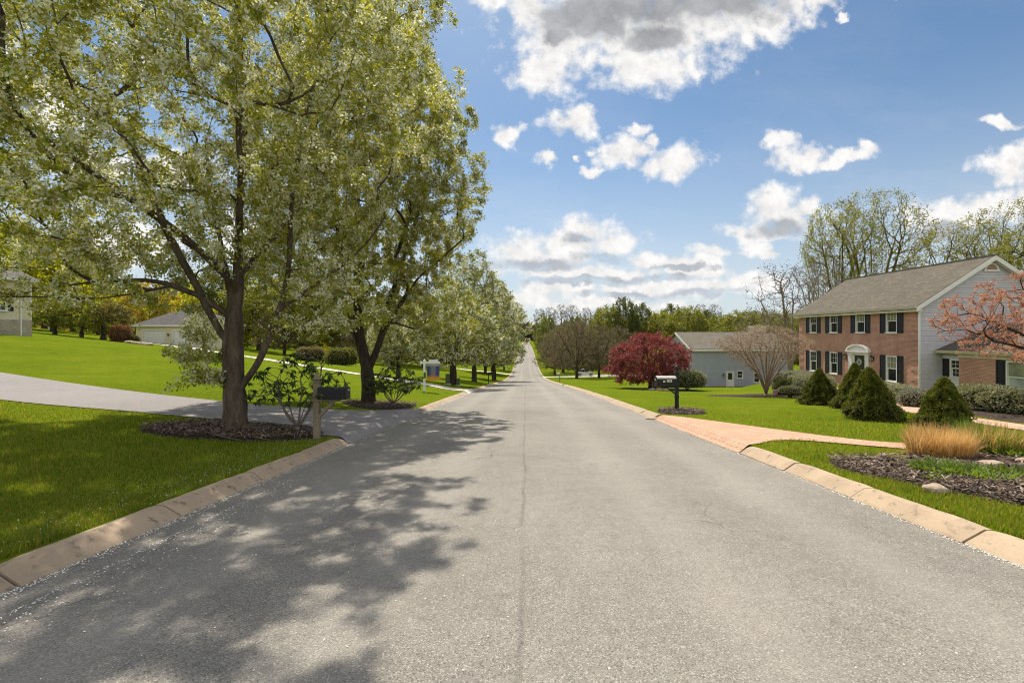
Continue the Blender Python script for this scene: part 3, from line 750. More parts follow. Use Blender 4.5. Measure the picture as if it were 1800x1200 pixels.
# ------------------------------------------------------------------ trees
class Skel:
    """branch skeleton grown towards target points inside a crown outline"""
    def __init__(s, cap=60000):
        s.P = np.zeros((cap, 3)); s.D = np.zeros((cap, 3)); s.L = np.zeros(cap); s.par = np.full(cap, -1, int); s.n = 0; s.chains = []; s.lock = np.zeros(cap)
    def chain(s, start, pts, penal=0.0):
        ids = [] if start is None else [start]
        prev = start
        for p in pts:
            p = np.asarray(p, float); i = s.n; s.n += 1
            s.P[i] = p; s.par[i] = -1 if prev is None else prev
            if prev is not None:
                d = p-s.P[prev]; l = np.linalg.norm(d)+1e-9; s.D[i] = d/l; s.L[i] = s.L[prev]+l
            else: s.D[i] = (0, 0, 1)
            s.lock[i] = penal
            ids.append(i); prev = i
        s.chains.append(ids); return ids
    def poly(s, start, pts, seg=.2):
        """smooth limb through given points"""
        Q = [np.asarray(p, float) for p in pts]
        if start is not None: Q = [s.P[start].copy()]+Q
        out = []
        for i in range(len(Q)-1):
            p0, p1, p2, p3 = Q[max(i-1, 0)], Q[i], Q[i+1], Q[min(i+2, len(Q)-1)]
            k = max(1, int(np.linalg.norm(p2-p1)/seg))
            for j in range(1, k+1):
                f = j/k
                out.append(.5*((2*p1)+(-p0+p2)*f+(2*p0-5*p1+4*p2-p3)*f*f+(-p0+3*p1-3*p2+p3)*f**3)+rng.normal(0, .006, 3))
        if start is None: out = [Q[0]]+out
        return s.chain(start, out)
    def grow(s, T, alpha=.25, seg=.3, zmin=0.0, jit=.03, up=.12, back=1.2, order=None, tang=.38):
        c = s.P[0]
        o = np.argsort(np.linalg.norm(T-c, axis=1)+rng.normal(0, 1.2, len(T))) if order is None else order
        first = s.n
        for k in o:
            t = T[k]; n = s.n
            v = t-s.P[:n]; d = np.linalg.norm(v, axis=1)+1e-6
            cosv = np.einsum('ij,ij->i', v, s.D[:n])/d
            cost = d*(1+back*np.clip(.35-cosv, 0, 2))+alpha*s.L[:n]+(s.P[:n, 2] < zmin)*6+s.lock[:n]
            i = int(np.argmin(cost)); dd = d[i]
            if dd < seg*.5: continue
            m = max(1, int(round(dd/seg)))
            ctrl = s.P[i]+s.D[i]*dd*tang+np.array([0, 0, up*dd])
            f = np.linspace(0, 1, m+1)[1:, None]
            pts = s.P[i]*(1-f)**2+2*ctrl*f*(1-f)+t*f*f
            if m > 1: pts[:-1] += rng.normal(0, jit, (m-1, 3))
            s.chain(i, pts)
        return s
    def radii(s, R0, tip):
        n = s.n; cnt = np.zeros(n); has = np.zeros(n, bool)
        for i in range(n-1, -1, -1):
            if not has[i]: cnt[i] = 1
            p = s.par[i]
            if p >= 0: cnt[p] += cnt[i]; has[p] = True
        e = math.log(max(cnt[0], 2))/math.log(R0/tip)
        s.r = tip*cnt**(1/e); return s
    def wood(s, name, m, parent, flare=1.5, minr=0.0, knots=0.0):
        b = MB(); first = True
        for ids in s.chains:
            if len(ids) < 2: continue
            r = s.r[ids].copy()
            if r[1] < minr: continue
            P = s.P[ids].copy()
            if not first: r[0] = min(r[0], r[1]*1.25)
            else:
                z = P[:, 2]-P[0, 2]; r = r*(1+(flare-1)*np.exp(-z/.28))
            if r[-1] < .02: r[-1] *= .6
            rm = r.max(); sides = 26 if rm > .1 else 8 if rm > .05 else 5 if rm > .015 else 3
            k0 = len(b.v)
            b.tube(P, r, sides, cap=rm > .02)
            if rm > .1:       # ridged, fluted bark
                V = np.array(b.v[k0:k0+sides*len(P)]).reshape(len(P), sides, 3)
                a = np.arange(sides)
                for j in range(len(P)):
                    th = a*2*np.pi/sides; z_ = P[j, 2]
                    w = 1+.08*np.sin(th*3+z_*1.1)+.05*np.sin(th*5-z_*.7)+np.array([.16*noise.noise((math.cos(q)*2.6, math.sin(q)*2.6, z_*.9+k0))+.12*noise.noise((math.cos(q)*6.5, math.sin(q)*6.5, z_*1.3)) for q in th])+rng.normal(0, .012, sides)
                    V[j] = P[j]+(V[j]-P[j])*w[:, None]
                b.v[k0:k0+sides*len(P)] = [tuple(p) for p in V.reshape(-1, 3)]
            first = False
        return b.build(name, m, parent, smooth=True, recalc=False)

def env(n, c, rx, ry, z0, z1, prof, shell=.45, lump=.18):
    """random points of a crown volume: outline radius prof(h) for h in 0..1"""
    hs = np.linspace(0, 1, 80); w = np.array([max(prof(h), 0) for h in hs])**1.7+.02; w /= w.sum()
    h = np.clip(rng.choice(hs, n, p=w)+rng.uniform(-.007, .007, n), 0, 1)
    a = rng.uniform(0, 2*np.pi, n)
    lum = np.array([1+lump*2*noise.noise((math.cos(x)*1.6+c[0], math.sin(x)*1.6+c[1], y*4)) for x, y in zip(a, h)])
    rr = np.array([max(prof(x), .02) for x in h])*lum*rng.random(n)**shell
    return np.stack([c[0]+rr*rx*np.cos(a), c[1]+rr*ry*np.sin(a), z0+(z1-z0)*h], 1)

def leaves(s, name, n, parent, mats, size=.09, asp=.6, spread=.12, rmax=.016, share=(1,), droop=.2, zmin=None, per=5, flat=False, tipw=0.0, outw=.35):
    """foliage: leaf-sized faces in clusters along the thin twigs; share = portion of each material"""
    rmax = max(rmax, s.r[:s.n].min()*1.6)
    idx = np.nonzero((s.r[:s.n] < rmax) & (s.par[:s.n] >= 0))[0]
    if zmin is not None: idx = idx[s.P[idx, 2] > zmin]
    k = max(1, n//per)
    w = 1+tipw*(s.r[idx] <= s.r[idx].min()*1.05); w = w/w.sum()
    node = rng.choice(idx, k, p=w)
    f = rng.random(k)[:, None]
    cen = s.P[node]*(1-f)+s.P[s.par[node]]*f+rng.normal(0, spread*.55, (k, 3))
    P = np.repeat(cen, per, 0)+rng.normal(0, spread*.45, (k*per, 3)); N = len(P)
    mi = rng.choice(len(share), k, p=np.array(share)/sum(share)); mi = np.repeat(mi, per)
    c = s.P[:s.n].mean(0)
    out = P-c; out /= np.linalg.norm(out, axis=1, keepdims=True)+1e-6
    A = rng.normal(0, 1, (N, 3))*.9+out*outw*2; A[:, 2] -= droop*2; A /= np.linalg.norm(A, axis=1, keepdims=True)
    B = np.cross(A, rng.normal(0, 1, (N, 3))); B /= np.linalg.norm(B, axis=1, keepdims=True)+1e-9
    L = (size*rng.uniform(.65, 1.3, N))[:, None]; W = L*asp*.5*rng.uniform(.8, 1.2, (N, 1))
    V = np.stack([P, P+A*L*.45+B*W, P+A*L, P+A*L*.45-B*W], 1).reshape(-1, 3)
    return np_mesh(name, V, 4, np.arange(4*N), mats, parent, mi)

egg = lambda h: math.sin(math.pi*min(1, max(0, h))**.8)**.62
ovoid = lambda h: (math.sin(math.pi*(.06+.94*h)**.72))**.75 if h < 1 else 0
rnd = lambda h: math.sqrt(max(0, 1-((h-.42)/.58)**2)) if h > .42 else .45+.55*(h/.42)**.6
dome = lambda h: math.sqrt(max(0, 1-h*h))*(.55+.45*min(1, h*5))
vase = lambda h: (.25+.75*h**.6)*math.sqrt(max(0, 1-max(0, (h-.55)/.45)**2))

# ---- the two street trees nearest the eye
def flowering_pear_near():
    x0, y0 = -6.22, 9.75; z0 = hz(x0, y0)
    t = thing('pear_tree', 'large flowering pear beside the wooden mailbox, its thick trunk forking near the ground', 'tree', (x0, y0, z0))
    s = Skel()
    tr = s.poly(None, [(0, 0, -.12), (.0, 0, .5), (-.03, 0, 1.1), (-.06, .03, 1.9), (-.03, .03, 2.6), (.03, .05, 3.3), (.02, .1, 4.6), (.12, .1, 6.2), (.1, 0, 8.2), (.05, .05, 10.2)])
    near = lambda z: tr[int(np.argmin(abs(s.P[tr, 2]-z)))]
    st = s.poly(near(.75), [(.36, .02, 1.25), (.62, .05, 1.8), (.92, .08, 2.6), (1.15, .0, 3.6), (1.3, -.15, 5.0), (1.7, -.2, 7.0)])
    s.poly(near(1.75), [(-.38, -.1, 2.3), (-.62, -.25, 3.0), (-1.1, -.5, 4.2), (-1.7, -.7, 6.0)])
    s.poly(near(2.3), [(-.35, .35, 3.0), (-.9, .8, 4.4), (-1.6, 1.4, 6.2)])
    lo = s.poly(near(2.35), [(-.65, -.25, 2.85), (-1.35, -.4, 3.12), (-2.3, -.5, 3.12), (-3.2, -.6, 3.0), (-4.2, -.8, 2.8), (-5.1, -1.0, 2.8)])
    s.poly(lo[6], [(-2.0, -.9, 2.75), (-2.9, -1.3, 2.75), (-4.0, -1.7, 2.7)])
    s.poly(near(2.9), [(.3, -.4, 3.6), (.8, -1.1, 4.8), (1.3, -2.0, 6.4)])
    s.poly(near(3.0), [(-.6, -.7, 4.0), (-2.0, -1.4, 5.2), (-3.3, -2.0, 6.4)])
    s.poly(near(3.2), [(.3, .7, 4.1), (.8, 1.7, 5.6), (1.2, 2.6, 7.2)])
    s.poly(st[10], [(1.6, .4, 3.2), (2.4, .6, 3.9), (3.1, .6, 4.8)])
    T = env(1500, (-.8, -.1), 5.4, 4.6, 2.9, 13.9, egg, .5)
    T = T[~((T[:, 0] > 4.5) | ((T[:, 2] < 3.3) & (abs(T[:, 0]+.2) < 1.6)))]
    low = np.stack([rng.uniform(-6.6, -1.2, 85), rng.uniform(-2.6, 1.6, 85), rng.uniform(2.6, 4.2, 85)], 1)
    lowr = np.stack([rng.uniform(1.0, 3.2, 70), rng.uniform(-1.2, 1.8, 70), rng.uniform(2.2, 3.8, 70)], 1)
    s.grow(np.concatenate([T, low, lowr]), .22, .3, 1.6)
    T2 = env(2300, (-.8, -.1), 5.65, 4.85, 2.9, 14.2, egg, .33); T2 = T2[~((T2[:, 0] > 4.75) | ((T2[:, 2] < 3.3) & (abs(T2[:, 0]+.2) < 1.6)))]
    s.grow(np.concatenate([T2, low+rng.normal(0, .3, low.shape)]), .1, .2, 1.6, jit=.02, up=.2)
    # water shoots low on the trunk
    sh = np.stack([rng.uniform(-1.35, -.25, 26), rng.uniform(-.5, .3, 26), rng.uniform(.95, 1.9, 26)], 1)
    s.grow(sh, .2, .15, .3)
    s.radii(.205, .0029); s.wood('trunk', M['bark'], t, 1.4)
    leaves(s, 'crown', NL(440000), t, [M['leaf_pear'], M['blossom']], .059, .64, .095, .0125, (.60, .40), .12, per=10, tipw=.6)
    # knotted surface roots around the foot
    b = MB()
    for k in range(15):
        a = rng.uniform(-1.6, 1.1); L = rng.uniform(.5, 1.5); n = 9; p = []
        for j in range(n):
            r = .2+L*j/(n-1); aa = a+.35*math.sin(j*.9+k); X, Y = r*math.cos(aa), r*math.sin(aa)-.1
            p.append((X, Y, hz(x0+X, y0+Y)-z0+.10+.05*math.sin(j*1.4+k)-.07*j/(n-1)))
        b.tube(p, np.linspace(.05, .012, n)*rng.uniform(.7, 1.25), 6)
    b.build('root', M['bark'], t, smooth=True)
    return t
def flowering_pear_second():
    x0, y0 = -5.95, 17.2; z0 = hz(x0, y0)
    t = thing('pear_tree', 'tall flowering pear with twin upright stems standing past the driveway mouth', 'tree', (x0, y0, z0))
    s = Skel()
    tr = s.poly(None, [(0, 0, -.12), (.0, 0, .7), (-.06, 0, 1.4), (-.3, .05, 2.4), (-.42, .05, 3.6), (-.45, 0, 5.2), (-.4, 0, 8), (-.2, 0, 11.5)])
    near = lambda z: tr[int(np.argmin(abs(s.P[tr, 2]-z)))]
    s2 = s.poly(near(1.15), [(.28, 0, 1.9), (.55, 0, 2.7), (.75, .1, 3.8), (1.2, .1, 5.2), (1.9, .1, 7.4), (2.3, .1, 10)])
    s.poly(near(3.0), [(-1.2, -.3, 3.9), (-2.2, -.6, 5.0), (-2.9, -.8, 6.8)])
    s.poly(s2[8], [(1.9, -.3, 4.6), (2.9, -.6, 5.4), (3.8, -.7, 6.2)])
    s.poly(near(4.0), [(-.5, -1.2, 5.2), (-.3, -2.4, 7.2)])
    s.poly(near(4.3), [(-.7, 1.4, 5.6), (-.9, 2.6, 7.6)])
    T = env(1400, (-.15, 0), 4.25, 4.3, 2.7, 15.3, egg, .5)
    low = np.stack([rng.uniform(-3.6, 4.2, 120), rng.uniform(-2.6, 2.4, 120), rng.uniform(2.4, 4.0, 120)], 1)
    T = np.concatenate([T, low]); T = T[~((T[:, 2] < 3.4) & (abs(T[:, 0]-.1) < 1.2))]
    s.grow(T, .22, .32, 1.8)
    s.grow(env(1900, (-.15, 0), 4.5, 4.5, 2.6, 15.7, egg, .33), .1, .22, 1.8, jit=.02, up=.2)
    s.radii(.23, .0045); s.wood('trunk', M['bark_dark'], t, 1.35)
    leaves(s, 'crown', NL(280000), t, [M['leaf_pear'], M['blossom']], .077, .62, .11, .0125, (.76, .24), .12, per=10, tipw=.6)
    return t

# ---- kinds of tree that occur several times: built once, then copied with their parts
def kind_tree(name, label, group, h, R0, trunk_h, envs, n1, n2, nl, mats, share, size, wood, asp=.6, spread=.3, rmax=.03, tip=.012, forks=0, lean=.0, alpha=.22, seg=.6, per=5, droop=.1, minr=0, shell=.45, tipw=.5, curl=.03, up=.12, zmin=None, tang=.38):
    t = thing(name, label, 'tree', (0, 0, 0), 0, group)
    s = Skel()
    top = h*.74
    tr = s.poly(None, [(0, 0, -.4), (lean*.1, 0, trunk_h*.5), (lean*.3, .05, trunk_h), (lean*.6+.1, -.1, (trunk_h+top)*.5), (lean, .1, top)], seg)
    if forks:
        for k in range(forks):
            a = 2*math.pi*k/forks+rng.uniform(-.4, .4); i = tr[min(len(tr)-2, max(1, int(len(tr)*trunk_h/top*rng.uniform(.75, 1.25))))]
            p = s.P[i]; r = envs[1]*rng.uniform(.35, .6)
            s.poly(i, [(p[0]+r*.35*math.cos(a), p[1]+r*.35*math.sin(a), p[2]+(h-p[2])*.22), (p[0]+r*math.cos(a), p[1]+r*math.sin(a), p[2]+(h-p[2])*.62)], seg)
    c, r, z0, z1, prof = envs
    s.grow(env(n1, c, r, r, z0, z1, prof, shell+.1), alpha, seg, trunk_h*.7, jit=curl*2, up=up, tang=tang)
    s.grow(env(n2, c, r*1.05, r*1.05, z0, z1*1.02, prof, shell-.1), alpha*.4, seg*.7, trunk_h*.7, jit=curl, up=up*1.5, tang=tang)
    s.radii(R0, tip); s.wood('trunk', wood, t, 1.4, minr)
    if nl: leaves(s, 'crown', NL(nl), t, mats, size, asp, spread, rmax, share, droop, per=per, tipw=tipw)
    return t
LEAF = 1.0
def NL(n): return int(n*LEAF)
used = set()
def stand(proto, px, Y, sc=1.0, label=None, rz=None, sxy=None, off=0.0, x=None):
    """first use moves the tree itself, later ones are copies"""
    X = gx(px, Y) if x is None else x
    loc = (X, Y, hz(X, Y)+off); rz = rng.uniform(0, 6.28) if rz is None else rz
    s3 = ((sxy or sc), (sxy or sc), sc)
    if proto.name not in used:
        used.add(proto.name); proto.location = loc; proto.rotation_euler = (0, 0, rz); proto.scale = s3
        if label: proto['label'] = label
        return proto
    return dup(proto, loc, rz, s3, label)

flowering_pear_near(); flowering_pear_second()

# row of flowering pears further down the left side
gp = 'flowering pears along the left side of the road'
pear_low = kind_tree('pear_tree', 'x', gp, 8.6, .26, 1.9, ((0, 0), 4.0, 1.7, 8.7, ovoid), 320, 420, 30000, [M['leaf_green'], M['blossom'], M['leaf_pear']], (.42, .33, .25), .16, M['bark_dark'], spread=.22, forks=5, seg=.4, tip=.009, per=6)
stand(pear_low, 797, 38, 1.0, 'round grey-white blossoming pear directly behind the hanging sign')
pear_tall = kind_tree('pear_tree', 'x', gp, 17, .3, 2.4, ((0, 0), 4.9, 2.4, 16.5, lambda h: .12+.88*math.sin(math.pi*min(1, (.1+h*.9))**.8)**.7 if h < .98 else .1), 420, 700, 42000, [M['leaf_green'], M['blossom'], M['leaf_pear']], (.36, .38, .26), .21, M['bark_dark'], spread=.28, forks=7, seg=.55, tip=.011, per=6, up=.4)
stand(pear_tall, 833, 54, .93, 'tall silvery pear whose spiky top shows behind the round blossoming one', sxy=.95)
stand(pear_tall, 868, 74, .97, 'tall silvery pear whose boughs reach out over the road edge', sxy=1.12)
stand(pear_low, 853, 106, 1.25, 'small dark-stemmed pear on the bank left of the far concrete drive')
stand(pear_low, 866, 112, 1.3, 'small pear with the blacker trunk beside the far concrete drive')
stand(pear_low, 886, 132, 1.2, sxy=.85, label='pale green pear overhanging the far road edge before the crest')
stand(pear_low, 896, 172, 1.3, sxy=.8, label='last pear of the row, lowest and nearest the crest of the road')
stand(pear_low, 358, 47, .5, 'small white-blossoming tree before the beige garage, left of the big trunk')
stand(pear_low, 700, 40, .7, 'small thin-leaved pear between the twin-stemmed pear and the hanging sign')

# tall budding trees behind the brick house
gt = 'tall budding trees behind the brick house'
bud_tall = kind_tree('budding_tree', 'x', gt, 24, .38, 5.5, ((0, 0), 6.2, 6.5, 24, vase), 130, 2300, 13000, [M['leaf_spring'], M['leaf_bud']], (.55, .45), .2, M['bark_gold'], spread=.35, forks=9, seg=.7, tip=.0095, per=5, up=.10, alpha=.5, shell=.3, curl=.012, tang=.14)
stand(bud_tall, 1532, 62, 1.1, 'tallest budding tree, its broad fan crown rising behind the brick house roof', rz=1.0)
stand(bud_tall, 1476, 60, 1.0, 'greener budding tree joined to the left flank of the tallest one', rz=2.9, sxy=.85)
stand(bud_tall, 1688, 52, .78, 'broad budding tree showing over the roof ridge left of the gable peak', rz=4.2, sxy=.9)
stand(bud_tall, 1768, 50, .84, 'upright budding tree straight behind the gable peak', rz=5.1, sxy=.85)
stand(bud_tall, 1822, 44, .66, 'budding tree over the low wing at the picture edge', rz=.4)
bare = kind_tree('bare_tree', 'x', 'bare trees between the two houses', 14, .33, 3.0, ((0, 0), 5.6, 4.5, 14, vase), 170, 520, 2600, [M['leaf_grey']], (1,), .16, M['bark_pale'], spread=.3, forks=4, lean=.9, seg=.6, tip=.011, per=4, curl=.07, alpha=.3, tang=.25)
stand(bare, 1392, 50, .98, 'crooked bare tree with open twisting limbs left of the brick house', rz=2.6)
stand(bare, 1438, 60, 1.28, 'tall thin bare tree between the crooked one and the budding trees', rz=.9, sxy=.75)
stand(bare, 1345, 66, .8, 'low spreading bare tree behind the tan shrub', rz=4.0)
round_yg = kind_tree('leafing_tree', 'x', 'rounded leafing trees of the wood', 15, .34, 3.2, ((0, 0), 5.4, 2.6, 15, rnd), 240, 500, 16000, [M['leaf_spring'], M['leaf_bud'], M['leaf_green']], (.5, .25, .25), .34, M['bark_dark'], spread=.45, forks=5, seg=.8, tip=.016, per=6)
stand(round_yg, 1604, 64, 1.02, 'small round yellow-green tree peeping over the brick house roof', sxy=.62)

# the wood behind the grey house, seen as single crowns along its front
W = [(1068, 150, 1.36, 1.2, 'brownish olive crown left of the dark rounded one'), (1160, 150, 1.24, 1.2, 'olive leafing crown above the red maple'),
     (1208, 140, 1.30, 1.3, 'broad olive crown over the left roof edge of the grey house'), (1262, 150, 1.15, 1.2, 'yellowish crown low behind the grey roof'),
     (1302, 125, 1.15, 1.25, 'bright green crown above the grey roof middle'), (1340, 115, 1.10, 1.2, 'leafing crown above the tan shrub'),
     (1378, 100, .98, 1.1, 'green crown just left of the brick house eave'), (1425, 95, .98, 1.1, 'green crown filling the gap under the tall bare trees'),
     (1470, 105, 1.05, 1.1, 'green crown peeping over the sloping roof end'), (1560, 110, 1.2, 1.1, 'pale green crown behind the middle of the house roof')]
for px, Y, sc, sx, lb in W: stand(round_yg, px, Y, sc, lb, sxy=sx)
dark = kind_tree('dark_tree', 'x', 'dark crowns of the wood', 16, .35, 3.0, ((0, 0), 5.6, 1.6, 16, rnd), 240, 400, 17000, [M['leaf_dark'], M['leaf_green']], (.65, .35), .36, M['bark_dark'], spread=.42, forks=5, seg=.8, tip=.016, per=6)
for px, Y, sc, sx, lb in [(1098, 150, 1.42, 1.0, 'dark rounded crown standing highest in the wood'), (1128, 155, 1.32, 1.0, 'dark crown right of the highest one, with a notch between'),
                          (1240, 165, 1.2, 1.3, 'dark green crown behind the yellowish one'), (1180, 170, 1.35, 1.2, 'shadowy crown between two olive crowns'), (1325, 140, 1.1, 1.3, 'dark crown behind the bright green one')]:
    stand(dark, px, Y, sc, lb, sxy=sx)
crest = kind_tree('brown_crest_tree', 'x', 'dark brown crowns on the road crest', 16, .4, 2.0, ((0, 0), 8, .8, 16, rnd), 160, 300, 11000, [M['leaf_darkbrown']], (1,), .8, M['bark_dark'], spread=.6, seg=1.2, tip=.03, per=6)
for px, Y, sc, lb in [(908, 500, 1.25, 'dark brown crown on the crest nearest the left pears'), (926, 508, 1.35, 'dark brown crown blocking the end of the road'), (943, 500, 1.2, 'dark brown crown on the crest touching the olive tree'), (962, 515, 1.5, 'dark brown crown half hidden behind the olive tree')]:
    stand(crest, px, Y, sc, lb)
pale = kind_tree('slender_bare_tree', 'x', 'slender pale bare trees on the skyline', 21, .28, 6.0, ((0, 0), 4.2, 7, 21, vase), 140, 420, 1600, [M['leaf_grey']], (1,), .3, M['bark_pale'], spread=.4, forks=3, seg=.9, tip=.02, per=4, up=.25, tang=.15)
for px, Y, sc, lb in [(948, 235, 1.08, 'slender bare tree on the skyline nearest the road'), (966, 225, 1.1, 'slender bare tree with the whitest trunk on the skyline'), (986, 215, 1.14, 'slender bare tree topping the brown trees'), (1006, 225, 1.16, 'slender bare tree with the longest upright twigs'),
                      (1030, 215, 1.08, 'slender bare tree above the brown double-trunked tree'), (1056, 220, 1.1, 'slender bare tree left of the dark rounded crown'), (1232, 170, 1.05, 'bare skyline tree left of the gap over the grey roof'), (1256, 172, 1.05, 'bare skyline tree with spreading fingers over the grey roof')]:
    stand(pale, px, Y, sc, lb)
brown = kind_tree('brown_twiggy_tree', 'x', 'brown twiggy trees by the far lawn', 13.5, .38, 2.6, ((0, 0), 7.6, 1.5, 13.5, dome), 380, 1000, 26000, [M['leaf_brown'], M['leaf_darkbrown'], M['leaf_bud']], (.55, .33, .12), .30, M['bark_dark'], asp=.16, spread=.32, forks=5, seg=.6, tip=.017, per=6, droop=.2)
for px, Y, sc, sx, lb in [(1014, 100, 1.0, .85, 'big brown twiggy tree whose trunk stands before the silver car'), (1053, 104, .92, .75, 'brown twiggy tree with a black stub trunk right of the silver car'), (990, 128, .95, .95, 'olive brown tree leaning over the right road edge'),
                          (1005, 150, 1.15, 1.1, 'tall brown tree filling the middle behind the silver car'), (1085, 118, .95, .95, 'brown twiggy tree touching the red maple'), (1040, 160, 1.3, 1.1, 'brown tree behind the double trunks'), (985, 165, 1.0, .9, 'olive brown tree nearest the crest on the right'),
                          (958, 205, 1.0, .62, 'olive brown tree shading the far road on its right side'), (952, 280, 1.1, .7, 'far brown tree on the right kerb below the crest'), (949, 360, 1.2, .7, 'farthest brown tree on the right kerb, small in the view'), (1000, 260, 1.3, 1.1, 'brown tree behind the skyline bare trunks'),
                          (975, 116, .88, .68, 'olive brown tree with the lowest skirt, beside the far right kerb')]:
    stand(brown, px, Y, sc, lb, sxy=sx)
yel = kind_tree('yellow_tree', 'x', 'yellow spring trees', 8.5, .2, 1.6, ((0, 0), 3.6, 1.0, 8.5, egg), 160, 300, 9500, [M['leaf_bright'], M['leaf_spring']], (.8, .2), .26, M['bark_dark'], spread=.3, forks=5, seg=.5, tip=.012, per=6)
stand(yel, 1198, 76, .98, 'bright yellow shrub tree behind the gable of the grey house', sxy=1.05)
stand(yel, 1160, 84, .8, 'duller yellow shrub tree showing behind the red maple top', sxy=1.0)
stand(yel, 1235, 90, .85, 'yellow-green shrub tree over the grey roof ridge', sxy=1.1)

# trees on the rise to the left
gl = 'spring trees on the left rise'
L_ = [(round_yg, 8, 84, 1.35, 1.2, 'yellow-green tree beside the left house roof'), (round_yg, 78, 78, 1.15, 1.1, 'bright leafing tree behind the left lawn shrubs'), (round_yg, 128, 92, 1.3, 1.1, 'taller leafing tree behind the weeping tree'),
      (round_yg, 455, 92, 1.1, 1.15, 'leafing tree seen between trunk and leaning stem'), (round_yg, 530, 84, 1.0, 1.2, 'leafing tree in the gap between the two near pears'), (round_yg, 600, 96, 1.1, 1.3, 'leafing tree behind the twin-stemmed pear'), (round_yg, 690, 90, .95, 1.2, 'leafing tree behind the white sign post'), (round_yg, 745, 104, 1.1, 1.2, 'leafing tree behind the round blossoming pear'),
      (dark, 22, 104, 1.6, 1.1, 'dark tree showing at the left picture edge'), (dark, 392, 100, 1.0, 1.2, 'dark tree behind the beige garage'), (brown, 500, 80, .62, .7, 'low brown twiggy tree in the gap between the near pears'), (brown, 640, 88, .6, .8, 'low brown twiggy tree behind the far left lawn'), (round_yg, -60, 76, 1.2, 1.1, 'leafing tree hidden mostly behind the left house')]
for p, px, Y, sc, sx, lb in L_: stand(p, px, Y, sc, lb, sxy=sx)
stand(yel, 28, 58, 1.55, 'big bright yellow-green tree above the left house corner'); stand(yel, 92, 62, 1.4, 'bright yellow tree behind the small lawn trees'); stand(yel, -25, 54, 1.5, 'bright yellow-green tree cut by the left picture edge')
stand(yel, 172, 72, 1.1, 'golden yellow tree behind the weeping tree')
stand(yel, 320, 82, 1.25, 'yellow tree rising over the beige garage roof')
gold = kind_tree('golden_tree', 'golden orange tree right behind the red-tipped bush', gl, 9, .2, 1.8, ((0, 0), 3.4, 1.4, 9, egg), 140, 260, 8000, [M['leaf_orange'], M['leaf_bright']], (.7, .3), .28, M['bark_dark'], spread=.3, forks=4, seg=.5, tip=.012, per=6)
stand(gold, 262, 70, 1.05)
small = kind_tree('small_tree', 'x', 'small lawn trees by the left house', 4.6, .17, .9, ((0, 0), 2.4, .8, 4.6, dome), 130, 220, 5500, [M['leaf_spring'], M['leaf_green']], (.6, .4), .17, M['bark_dark'], spread=.2, forks=5, seg=.35, tip=.01, per=5)
stand(small, 96, 49, 1.05, 'small spreading tree nearest the left house wall')
stand(small, 143, 50, 1.0, 'small spreading tree between the left house and the weeping tree')

def weeping():
    x, y, z = place(182, 51)
    t = thing('weeping_tree', 'weeping ornamental tree with a dark mop crown beside the red-tipped bush', 'tree', (x, y, z))
    s = Skel()
    tr = s.poly(None, [(0, 0, -.2), (.05, 0, .8), (.0, 0, 1.7), (.1, 0, 2.4)], .3)
    s.grow(env(130, (.5, 0), 2.3, 1.8, 1.9, 4.4, dome, .5), .2, .35, 1.2)
    ends = s.P[s.n-90:s.n].copy()
    for p in ends[::1]:
        i = int(np.argmin(np.linalg.norm(s.P[:s.n]-p, axis=1))); L = rng.uniform(.6, 1.9); d = np.array([rng.normal(0, .25)+.25, rng.normal(0, .25), 0])
        s.chain(i, [p+d*.4+(0, 0, -.1*L), p+d*.8+(0, 0, -.5*L), p+d+(0, 0, -L)])
    s.radii(.24, .011); s.wood('trunk', M['bark_dark'], t, 1.5)
    leaves(s, 'crown', NL(9500), t, [M['leaf_orange'], M['leaf_bud'], M['leaf_dark']], .17, .3, .14, .02, (.25, .35, .4), .5, per=5)
weeping()

def far_wood(n0, y0, y1, p0, p1, h0, h1, mats, probs, label, size=1.0):
    """the wood behind reads as one mass of crowns"""
    P = []; mi = []
    for k in range(n0):
        Y = rng.uniform(y0, y1); px = rng.uniform(p0, p1); X = gx(px, Y); z = hz(X, Y)
        h = rng.uniform(h0, h1); r = h*rng.uniform(.26, .38); n = 420
        d = rng.normal(0, 1, (n, 3)); d /= np.linalg.norm(d, axis=1, keepdims=True)
        P.append(d*np.array([r, r, h*.5])*rng.random((n, 1))**.3+np.array([X, Y, z+h*.48])); mi.append(np.full(n, rng.choice(len(mats), p=probs)))
    P = np.concatenate(P); mi = np.concatenate(mi); n = len(P)
    A = rng.normal(0, 1, (n, 3)); A /= np.linalg.norm(A, axis=1, keepdims=True); B = np.cross(A, rng.normal(0, 1, (n, 3))); B /= np.linalg.norm(B, axis=1, keepdims=True)
    L = rng.uniform(.5, 1.1, (n, 1))*size; V = np.stack([P-A*L, P+B*L*.5, P+A*L, P-B*L*.5], 1).reshape(-1, 3)
    tag(np_mesh('far_wood', V, 4, np.arange(4*n), [M[m] for m in mats], None, mi), label, 'wood', kind='stuff')
far_wood(150, 175, 250, 955, 1660, 14, 20, ['leaf_green', 'leaf_dark', 'leaf_bud', 'leaf_brown'], [.38, .22, .22, .18], 'far green and brown wood massed behind the houses on the right')
far_wood(110, 100, 150, -120, 800, 8, 15, ['leaf_spring', 'leaf_green', 'leaf_bright', 'leaf_orange'], [.45, .25, .2, .1], 'yellow-green wood massed along the top of the left rise', .6)
